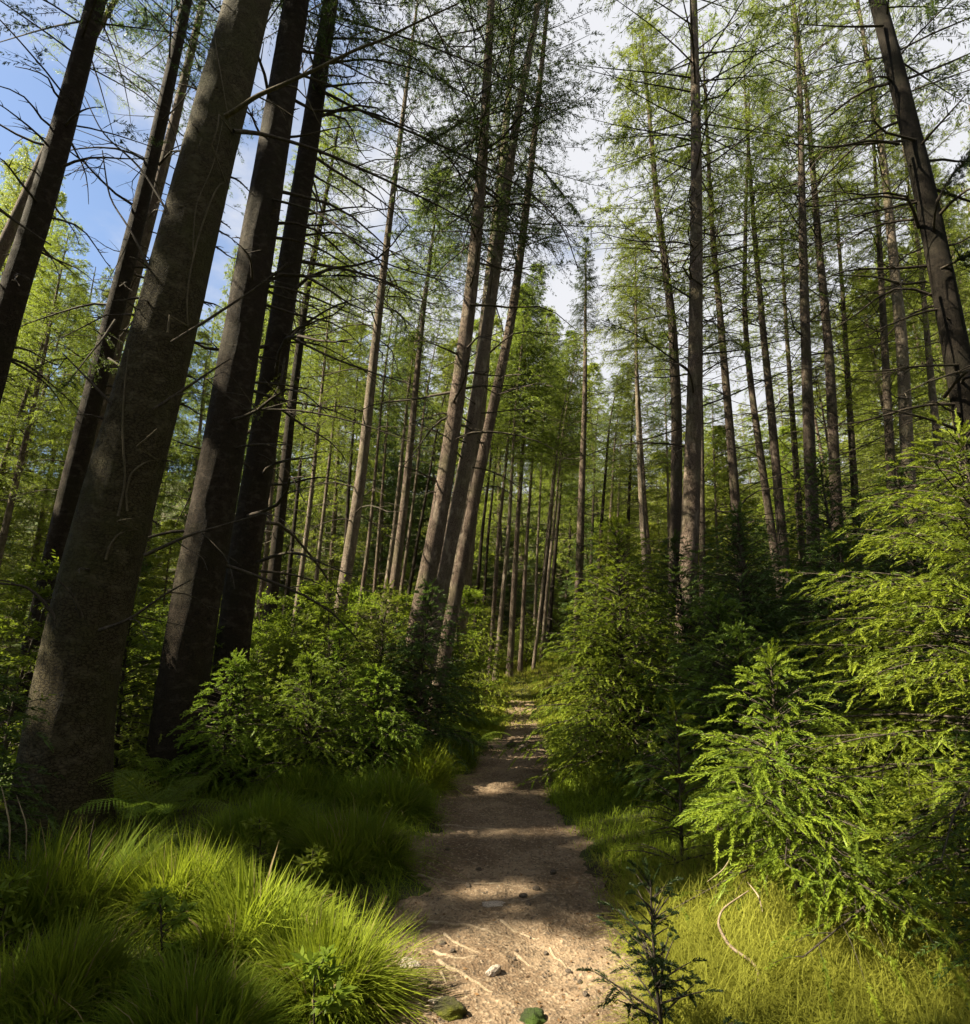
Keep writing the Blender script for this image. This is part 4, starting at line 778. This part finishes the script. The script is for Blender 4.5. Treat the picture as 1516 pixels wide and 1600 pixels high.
for i, (x, y, nn_, s, lb) in enumerate([
        (-2.35, 6.9, 10, 1.7, 'arching fern in front of the soft pale larch'), (-1.65, 7.6, 10, 1.7, 'fern with broad fronds left of the dark spruce below the trio'), (-3.3, 6.5, 9, 1.4, 'fern at the foot of the second thick trunk'),
        (-2.9, 7.2, 10, 1.7, 'fern right beside the foot of the dark thick trunks'), (-1.2, 9.0, 9, 1.2, 'fern close to the front trunk of the leaning trio'), (-.25, 9.6, 9, 1.1, 'fern with bright upright fronds at the right foot of the trio'), (-4.2, 4.5, 10, 1.7, 'fern at the left edge in front of the thickest trunk'),
        (-3.6, 3.7, 9, 1.4, 'dark fern at the left edge below the sapling'), (-2.75, 5.3, 9, 1.2, 'fern right of the foot of the thickest trunk'), (-2.1, 10.6, 9, 1.3, 'fern below the lone sunlit trunk'), (-3.6, 9.3, 9, 1.3, 'fern behind the second thick trunk'), (.1, 12.2, 9, 1.1, 'fern on the left side of the far path'),
        (-4.5, 5.6, 10, 1.7, 'fern in the bright gap at the left edge'), (-1.15, 7.7, 9, 1.5, 'fern between the dark spruce and the grass hummocks')]):
    fern(x, y, nn_, s, lb, i)

# ------------------------------------------------------------------ grass
def tussock(label, x, y, n, Rr, L, W, bend, seed, mat='grass', tb=0., name='grass_tussock', lean=(0, 0)):
    r = rg(seed); m = 16; ca = r.uniform(0, 6.283, m); cq = np.sqrt(r.uniform(0, 1, m))*.85; cx = np.cos(ca)*cq; cy = np.sin(ca)*cq
    cl = r.normal(size=(m, 2))*.55; ch = r.uniform(.6, 1.2, m); g = r.integers(0, m, n)
    ox, oy = r.normal(size=n)*.17, r.normal(size=n)*.17; ux, uy = cx[g]+ox, cy[g]+oy; q = np.minimum(np.hypot(ux, uy), 1.15)
    P = np.stack([x+ux*Rr, y+uy*Rr, 0*q], 1); P[:, 2] = height(P[:, 0], P[:, 1])-.02
    A = np.stack([ux*1.0+ox*2.2+cl[g, 0]+r.normal(size=n)*.35, uy*1.0+oy*2.2+cl[g, 1]+r.normal(size=n)*.35], 1); A = A/np.linalg.norm(A, axis=1, keepdims=True)
    L = L*ch[g]; W = W*np.where(r.uniform(0, 1, n) < .12, 1.9, 1.0); tb = tb+r.normal(size=m)[g]*.1
    B = np.clip((.3+.7*q)*bend+r.normal(size=n)*.22, .05, 1.3)
    mb = MB(); mb.blades(P, A, L*r.uniform(.4, 1.1, n)*(.75+.5*fbm(P[:, 0]*7, P[:, 1]*7, seed)), W*r.uniform(.6, 1.3, n), B, np.clip(tb+.45+r.normal(size=n)*.2, 0, 1), (r.uniform(0, 1, n) < .035).astype(np.int32).repeat(3))
    c = (x, y, float(height(x, y)))
    return tag(mb.build(name, [M[mat], M['straw']], None, False, c), label, 'grass tussock', 'grass tussocks left of the path')
for i, (lb, x, y, nn_, Rr, L, W, bd, tb) in enumerate([
        ('brightest rounded grass tussock beside the sunny foreground of the path', -.72, 3.05, 4200, .23, .40, .0055, .9, .2),
        ('sunlit tussock of broad arching blades left of the brightest one', -1.18, 3.3, 3000, .32, .36, .0095, .95, .2),
        ('sunlit grass tussock second from the left, with fine upright blades', -1.75, 3.65, 4200, .28, .38, .0055, .85, .1),
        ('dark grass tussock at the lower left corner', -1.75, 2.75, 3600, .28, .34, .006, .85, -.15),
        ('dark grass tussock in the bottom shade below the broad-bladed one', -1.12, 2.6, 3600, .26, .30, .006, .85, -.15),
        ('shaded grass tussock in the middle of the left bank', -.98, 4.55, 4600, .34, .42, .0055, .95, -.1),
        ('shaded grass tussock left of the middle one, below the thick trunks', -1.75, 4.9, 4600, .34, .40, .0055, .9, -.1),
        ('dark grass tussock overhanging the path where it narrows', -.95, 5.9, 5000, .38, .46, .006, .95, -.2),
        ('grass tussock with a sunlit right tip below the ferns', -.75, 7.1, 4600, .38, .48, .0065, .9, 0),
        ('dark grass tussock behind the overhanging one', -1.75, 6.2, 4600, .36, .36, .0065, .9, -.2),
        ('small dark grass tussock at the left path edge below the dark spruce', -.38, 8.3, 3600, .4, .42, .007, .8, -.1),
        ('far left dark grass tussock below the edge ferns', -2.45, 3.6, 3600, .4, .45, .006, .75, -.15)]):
    tussock(lb, x, y, nn_, Rr, L, W, bd, 300+i, tb=tb)
def scatter(n, fx, fy, L, W, bend, seed, tb=0., dmin=1.0, dmax=99, dens=None, tsc=.2):
    r = rg(seed); x = r.uniform(*fx, n); y = fy[0]+(fy[1]-fy[0])*r.uniform(0, 1, n)**1.4
    d = np.abs(x-pathx(y))/pathw(y); e = 1+.35*(fbm(x*3, y*3, 41)-.5)
    k = (d > dmin*e) & (d < dmax) & (np.abs(x) < .95*y+1.2)
    if dens is not None: k &= r.uniform(0, 1, n) < dens(x, y)
    x, y = x[k], y[k]; n = len(x); P = np.stack([x, y, height(x, y)-.01], 1); az = r.uniform(0, 6.283, n)
    cl = fbm(x*1.6, y*1.6, 51)
    return P, np.stack([np.cos(az), np.sin(az)], 1), L*r.uniform(.4, 1.2, n)*(.4+1.2*cl), W*r.uniform(.6, 1.3, n), np.clip(bend+r.normal(size=n)*.25, .05, 1.2), np.clip(tb+.35+.4*cl+r.normal(size=n)*tsc*.5, 0, 1)
gr = MB()
gr.blades(*scatter(24000, (-4.5, -.5), (2.2, 7), .13, .005, .7, 61, -.1, 1.02))
gr.blades(*scatter(45000, (-7, 8), (6, 14), .24, .009, .7, 62, -.05, 1.0))
gr.blades(*scatter(36000, (-3, 6), (11, 36), .20, .014, .6, 63, .2, .62, 7))
gr.blades(*scatter(16000, (-1.2, 1.9), (2.6, 13), .11, .0045, .8, 68, 0, .78, 1.25))
gr.blades(*scatter(30000, (.6, 3.6), (3.9, 9), .16, .005, .8, 64, .1, 1.02))
tag(gr.build('grass', M['grass']), 'short green grass covering the banks and the far path', 'grass', kind='stuff')
hy = MB()
hy.blades(*scatter(52000, (.6, 4), (2.3, 4.3), .26, .0036, .95, 65, .05, 1.0))
hy.blades(*scatter(70000, (-1.5, 4), (11, 27), .13, .011, .8, 67, .15, .75, 6))
hy.blades(*scatter(60000, (-1.0, 3.2), (11.8, 26), .13, .010, .9, 69, .2, 0, 3.5, lambda x, y: sstep(11.8, 14.2, y)))
hy.blades(*scatter(9000, (.35, 1.6), (3.4, 5.0), .10, .0036, .9, 66, .05, .86, 1.5))
tag(hy.build('fine_grass', M['hay']), 'fine yellowish grass at the lower right and along the far path', 'grass', kind='stuff')

# ------------------------------------------------------------------ stones, roots, dry stems, pebbles
def stone(label, x, y, rx, ry, rz, mat, seed, sink=.35, rot=0., name='stone'):
    r = rg(seed); nu, nv = 40, 22; u = np.arange(nu)*2*math.pi/nu; v = np.linspace(0.02, math.pi-.02, nv); U, V = np.meshgrid(u, v)
    d = np.stack([np.cos(U)*np.sin(V), np.sin(U)*np.sin(V), np.cos(V)], -1)
    k = 1+.10*(fbm(d[..., 0]*12+seed, d[..., 1]*12+d[..., 2]*9, seed+7)-.5)+.6*(fbm(d[..., 0]*1.6+seed, d[..., 1]*1.6+d[..., 2]*1.3, seed)-.5)+.15*(fbm(d[..., 0]*5+seed, d[..., 1]*5+d[..., 2]*4, seed+3)-.5)
    p = d*k[..., None]*[rx, ry, rz]; c, s = math.cos(rot), math.sin(rot)
    p = np.stack([p[..., 0]*c-p[..., 1]*s, p[..., 0]*s+p[..., 1]*c, p[..., 2]+rz*(1-2*sink)], -1)
    i = np.arange(nv-1)[:, None]*nu; j = np.arange(nu)[None]; j2 = (j+1) % nu
    mb = MB(); mb.add(p.reshape(-1, 3), np.stack([i+j, i+nu+j, i+nu+j2, i+j2], -1))
    o = mb.build(name, M[mat], None, True); o.location = (x, y, pathz(x, y)); return tag(o, label, 'stone', 'stones on the path')
def gstone(px, py, w, asp, hh, *a, **k):
    p = ground(px, py); r = w/2*depth(p)/F; return stone(a[0], p[0], p[1], r, r*asp, r*hh, *a[1:], **k)
gstone(702, 1588, 54, .8, .62, 'mossy dark stone at the bottom edge of the path', 'moss_stone', 1)
gstone(833, 1592, 44, .8, .75, 'round stone covered in green moss at the bottom edge of the path', 'moss_bright', 2, sink=.5)
gstone(772, 1524, 30, .5, .5, 'pale oblong stone right of the long worn root', 'stone', 3, rot=.8)
gstone(640, 1512, 38, .6, .4, 'pale stone at the left path edge below the brightest tussock', 'stone', 4, rot=-.5)
gstone(692, 1566, 52, .5, .18, 'flat pale stone just behind the mossy dark one', 'stone', 5)
gstone(772, 1412, 36, .6, .2, 'flat pale stone on the sunny border of the shade band', 'stone', 6)
gstone(800, 1166, 16, .8, .8, 'small dark rock at the left path edge far ahead', 'stone_dark', 7)
gstone(815, 1172, 16, .8, .8, 'dark rock in the middle of the far path', 'stone_dark', 8)
for i, (px, py, w) in enumerate([(692, 1475, 12), (707, 1492, 11), (826, 1418, 11), (838, 1390, 13), (865, 1365, 12), (732, 1385, 14), (818, 1402, 14), (938, 1428, 12), (853, 1482, 9), (888, 1512, 11), (906, 1524, 10), (804, 1500, 8), (671, 1543, 8), (748, 1356, 10), (915, 1555, 12), (700, 1328, 9)]):
    gstone(px, py, w, .7, .6, 'small dark pebble lying loose on the trodden path', 'stone_dark', 20+i, rot=i)
def root(label, pts, w, seed):
    P = np.array([ground(560+a*.33, 1100+b*.33) for a, b in pts]); n = len(P); t = np.linspace(0, n-1, 7*n)
    Q = np.stack([np.interp(t, np.arange(n), P[:, i]) for i in range(3)], 1)
    for _ in range(6): Q[1:-1] = (Q[:-2]+2*Q[1:-1]+Q[2:])/4
    f = t/(n-1)
    for k_, q in enumerate(Q): q[2] = pathz(q[0], q[1])-.002-.02*(f[k_] < .04)-.02*(f[k_] > .96)
    mb = MB(); mb.tube(Q, w*(1-.6*f), 8); c = Q[0].copy()
    tag(mb.build('tree_root', M['root'], None, True, c), label, 'root', 'worn roots on the path')
root('long worn root crossing the sunny path behind the others', [(310, 1015), (420, 1050), (560, 1065), (650, 1085), (740, 1120)], .013, 1)
root('short slanting root left of the middle of the sunny path', [(400, 1075), (450, 1120), (510, 1165), (600, 1200)], .013, 2)
root('curved root between the slanting one and the long front root', [(340, 1165), (430, 1205), (500, 1220), (580, 1215)], .012, 3)
root('long pale root nearest the viewer with a bend at its left end', [(375, 1215), (400, 1260), (470, 1290), (540, 1330), (620, 1370), (650, 1375)], .014, 4)
root('stubby side root branching below the long pale front root', [(390, 1290), (410, 1330), (418, 1345)], .009, 5)
root('root right of the flat pale stone at the shade border', [(660, 1020), (740, 1075), (800, 1090), (860, 1110)], .012, 6)
root('thin root on the right half of the sunny path', [(740, 1180), (800, 1215), (850, 1245)], .010, 7)
root('root at the bottom left of the path next to the mossy dark stone', [(240, 1410), (300, 1440), (350, 1455)], .011, 8)
root('faint root crossing the shaded part of the path', [(250, 800), (420, 830), (560, 845), (700, 850), (820, 862)], .012, 9)
root('faint root at the far side of the shade band on the path', [(380, 560), (520, 585), (640, 590), (740, 610)], .014, 10)
root('short root coming out of the right path edge in the shade', [(1000, 900), (900, 905), (820, 930), (760, 935)], .011, 11)
root('thin root running towards the viewer on the right half of the path', [(900, 1130), (940, 1190), (990, 1240), (1060, 1300)], .009, 12)
def drystem(label, pts, Y0, Y1, r0, mat='vine', name='dry_stem'):
    n = len(pts); P = np.array([at(a, b, Y0+(Y1-Y0)*i/(n-1)) for i, (a, b) in enumerate(pts)]); t = np.linspace(0, n-1, 7*n)
    Q = np.stack([np.interp(t, np.arange(n), P[:, i]) for i in range(3)], 1)
    for _ in range(8): Q[1:-1] = (Q[:-2]+2*Q[1:-1]+Q[2:])/4
    f = t/(n-1); mb = MB(); mb.tube(Q, r0*(.55+.6*np.sin(np.pi*np.clip(f, 0, 1)))*(1-.5*np.abs(f-.5)), 6); c = Q[0].copy()
    tag(mb.build(name, M[mat], None, True, c), label, 'dry stem', 'dry stems in the grass')
drystem('S-curved pale dry stem in the yellow grass at the lower right', [(1170, 1560), (1188, 1530), (1180, 1505), (1140, 1480), (1121, 1445), (1128, 1420), (1170, 1392)], 2.85, 3.2, .0065, 'root')
drystem('short hooked dry stem above the S-curved one', [(1192, 1425), (1186, 1400), (1168, 1378)], 3.2, 3.3, .004)
drystem('thin dry stem hanging from the low bright spruce shoots', [(1143, 1338), (1130, 1360), (1105, 1378)], 3.3, 3.2, .003)
drystem('tall dry grass stalk at the far left edge', [(14, 1345), (16, 1290), (2, 1228)], 3.3, 3.3, .004)
drystem('second dry grass stalk right of the one at the far left edge', [(40, 1345), (42, 1290), (26, 1243)], 3.4, 3.4, .003)
drystem('upright stalk with a pale seed tip in the sunlit tussock', [(137, 1365), (140, 1320), (148, 1278)], 3.6, 3.6, .004, 'twig')
p = ground(903, 1172); lg = MB(); q = np.linspace(0, 1, 8)[:, None]; d = unit(np.array([.8, .5, .0])); Q = p+[0, 0, .05]+d*.7*q
lg.tube(Q, .055, 14); lg.tube(np.array([Q[0]-d*.002, Q[0]-d*.003]), [.054, .002], 14, mat=1)
tag(lg.build('fallen_log', [M['bark_pale'], M['stone_dark']], None, True, p), 'short fallen log end at the right path edge below the lit spruce', 'log')
pb = MB(); r = rg(5); n = 2600; y = 2.3+9*r.uniform(0, 1, n)**1.6; x = pathx(y)+pathw(y)*r.uniform(-1, 1, n)
o8 = np.array([[1, 0, 0], [0, 1, 0], [-1, 0, 0], [0, -1, 0], [0, 0, .8], [0, 0, -.6]]); fq = np.array([[0, 1, 4, 4], [1, 2, 4, 4], [2, 3, 4, 4], [3, 0, 4, 4]])
for xx, yy in zip(x, y):
    s = .003+.007*r.uniform()**3; a = r.uniform(0, 6); v = o8*s*r.uniform(.6, 1.4, (6, 1)); v = np.stack([v[:, 0]*math.cos(a)-v[:, 1]*math.sin(a), v[:, 0]*math.sin(a)+v[:, 1]*math.cos(a), v[:, 2]], 1)
    pb.add(v+[xx, yy, pathz(xx, yy)+.001], np.array([[0, 1, 4, 5], [1, 2, 4, 5], [2, 3, 4, 5], [3, 0, 4, 5]])[:, [0, 1, 2]][:, [0, 1, 2, 2]])
tag(pb.build('gravel', M['stone_dark']), 'fine dark grit and gravel on the path', 'gravel', kind='stuff')

r = rg(6); n = 7000; y = 2.3+10*r.uniform(0, 1, n)**1.5; x = pathx(y)+pathw(y)*np.clip(r.normal(size=n)*.75, -2.4, 2.4)
dd = np.abs(x-pathx(y))/pathw(y); k = r.uniform(0, 1, n) < .25+.75*np.clip(dd, 0, 1)**2; x, y, dd = x[k], y[k], dd[k]; n = len(x)
z = np.array([pathz(a, b) if d < .9 else float(height(a, b))+.012 for a, b, d in zip(x, y, dd)])+.004
az = r.uniform(0, 6.283, n); D = unit(np.stack([np.cos(az), np.sin(az), r.normal(size=n)*.12], 1)); lf = r.uniform(0, 1, n) < .25
lb = MB(); lb.kites(np.stack([x, y, z], 1), D, np.where(lf, r.uniform(.012, .032, n), r.uniform(.02, .06, n)), np.where(lf, .014, .0028), S=np.cross(D, [0, 0, 1.])+r.normal(size=(n, 3))*.3, tint=r.uniform(0, 1, n))
tag(lb.build('leaf_litter', M['litter']), 'brown fallen needles, twigs and leaf bits on the path', 'leaf litter', kind='stuff')

# ------------------------------------------------------------------ sky, sun, camera
w = bpy.data.worlds.new('World'); sc.world = w; w.use_nodes = True; nt = w.node_tree; ns = nt.nodes; lk = nt.links; ns.clear()
sk = ns.new('ShaderNodeTexSky'); sk.sky_type = 'NISHITA'; sk.sun_disc = False; sk.sun_elevation = SUN_EL; sk.sun_rotation = math.atan2(SUN[0], SUN[1]); sk.air_density = 1.0; sk.dust_density = .6
tc = ns.new('ShaderNodeTexCoord'); mp = ns.new('ShaderNodeMapping'); lk.new(tc.outputs['Generated'], mp.inputs[0]); mp.inputs['Scale'].default_value = (1.6, 1.6, 3.2); mp.inputs['Location'].default_value = (.35, 0, .2)
n1 = nd(ns, 'ShaderNodeTexNoise', Scale=1.5, Detail=7, Roughness=.55); lk.new(mp.outputs[0], n1.inputs['Vector'])
sx = ns.new('ShaderNodeSeparateXYZ'); lk.new(tc.outputs['Generated'], sx.inputs[0])
ad = ns.new('ShaderNodeMath'); ad.operation = 'MULTIPLY_ADD'; lk.new(sx.outputs[0], ad.inputs[0]); ad.inputs[1].default_value = .42; lk.new(n1.outputs[0], ad.inputs[2])
cl = ramp(ns, lk, ad.outputs[0], .30, .52)
col = mixc(ns, lk, cl, sk.outputs[0], (4.15, 4.2, 4.4))
bg = nd(ns, 'ShaderNodeBackground', Strength=.05); lk.new(col, bg.inputs[0])
wo = ns.new('ShaderNodeOutputWorld'); lk.new(bg.outputs[0], wo.inputs[0])
sl = bpy.data.lights.new('sun', 'SUN'); sl.energy = 5.0; sl.angle = R(.53); sl.color = (1, .91, .70)
so = bpy.data.objects.new('sun', sl); COL.objects.link(so); so.rotation_euler = Vector(SUN).to_track_quat('Z', 'Y').to_euler(); so.location = (-20, -5, 30)
cd = bpy.data.cameras.new('camera'); cam = bpy.data.objects.new('camera', cd); COL.objects.link(cam); sc.camera = cam
cd.sensor_fit = 'HORIZONTAL'; cd.sensor_width = 36; cd.lens = 36*F/1516; cd.clip_end = 1000; cd.clip_start = .05
cam.location = (0, 0, CAMZ); cam.rotation_euler = (math.pi/2+PITCH, 0, 0)
sc.view_settings.view_transform = 'Standard'; sc.view_settings.look = 'None'; sc.view_settings.exposure = 2.08; sc.view_settings.gamma = 1
sc.cycles.max_bounces = 6; sc.cycles.diffuse_bounces = 3; sc.cycles.adaptive_threshold = .02; sc.cycles.transmission_bounces = 4; sc.cycles.use_denoising = True
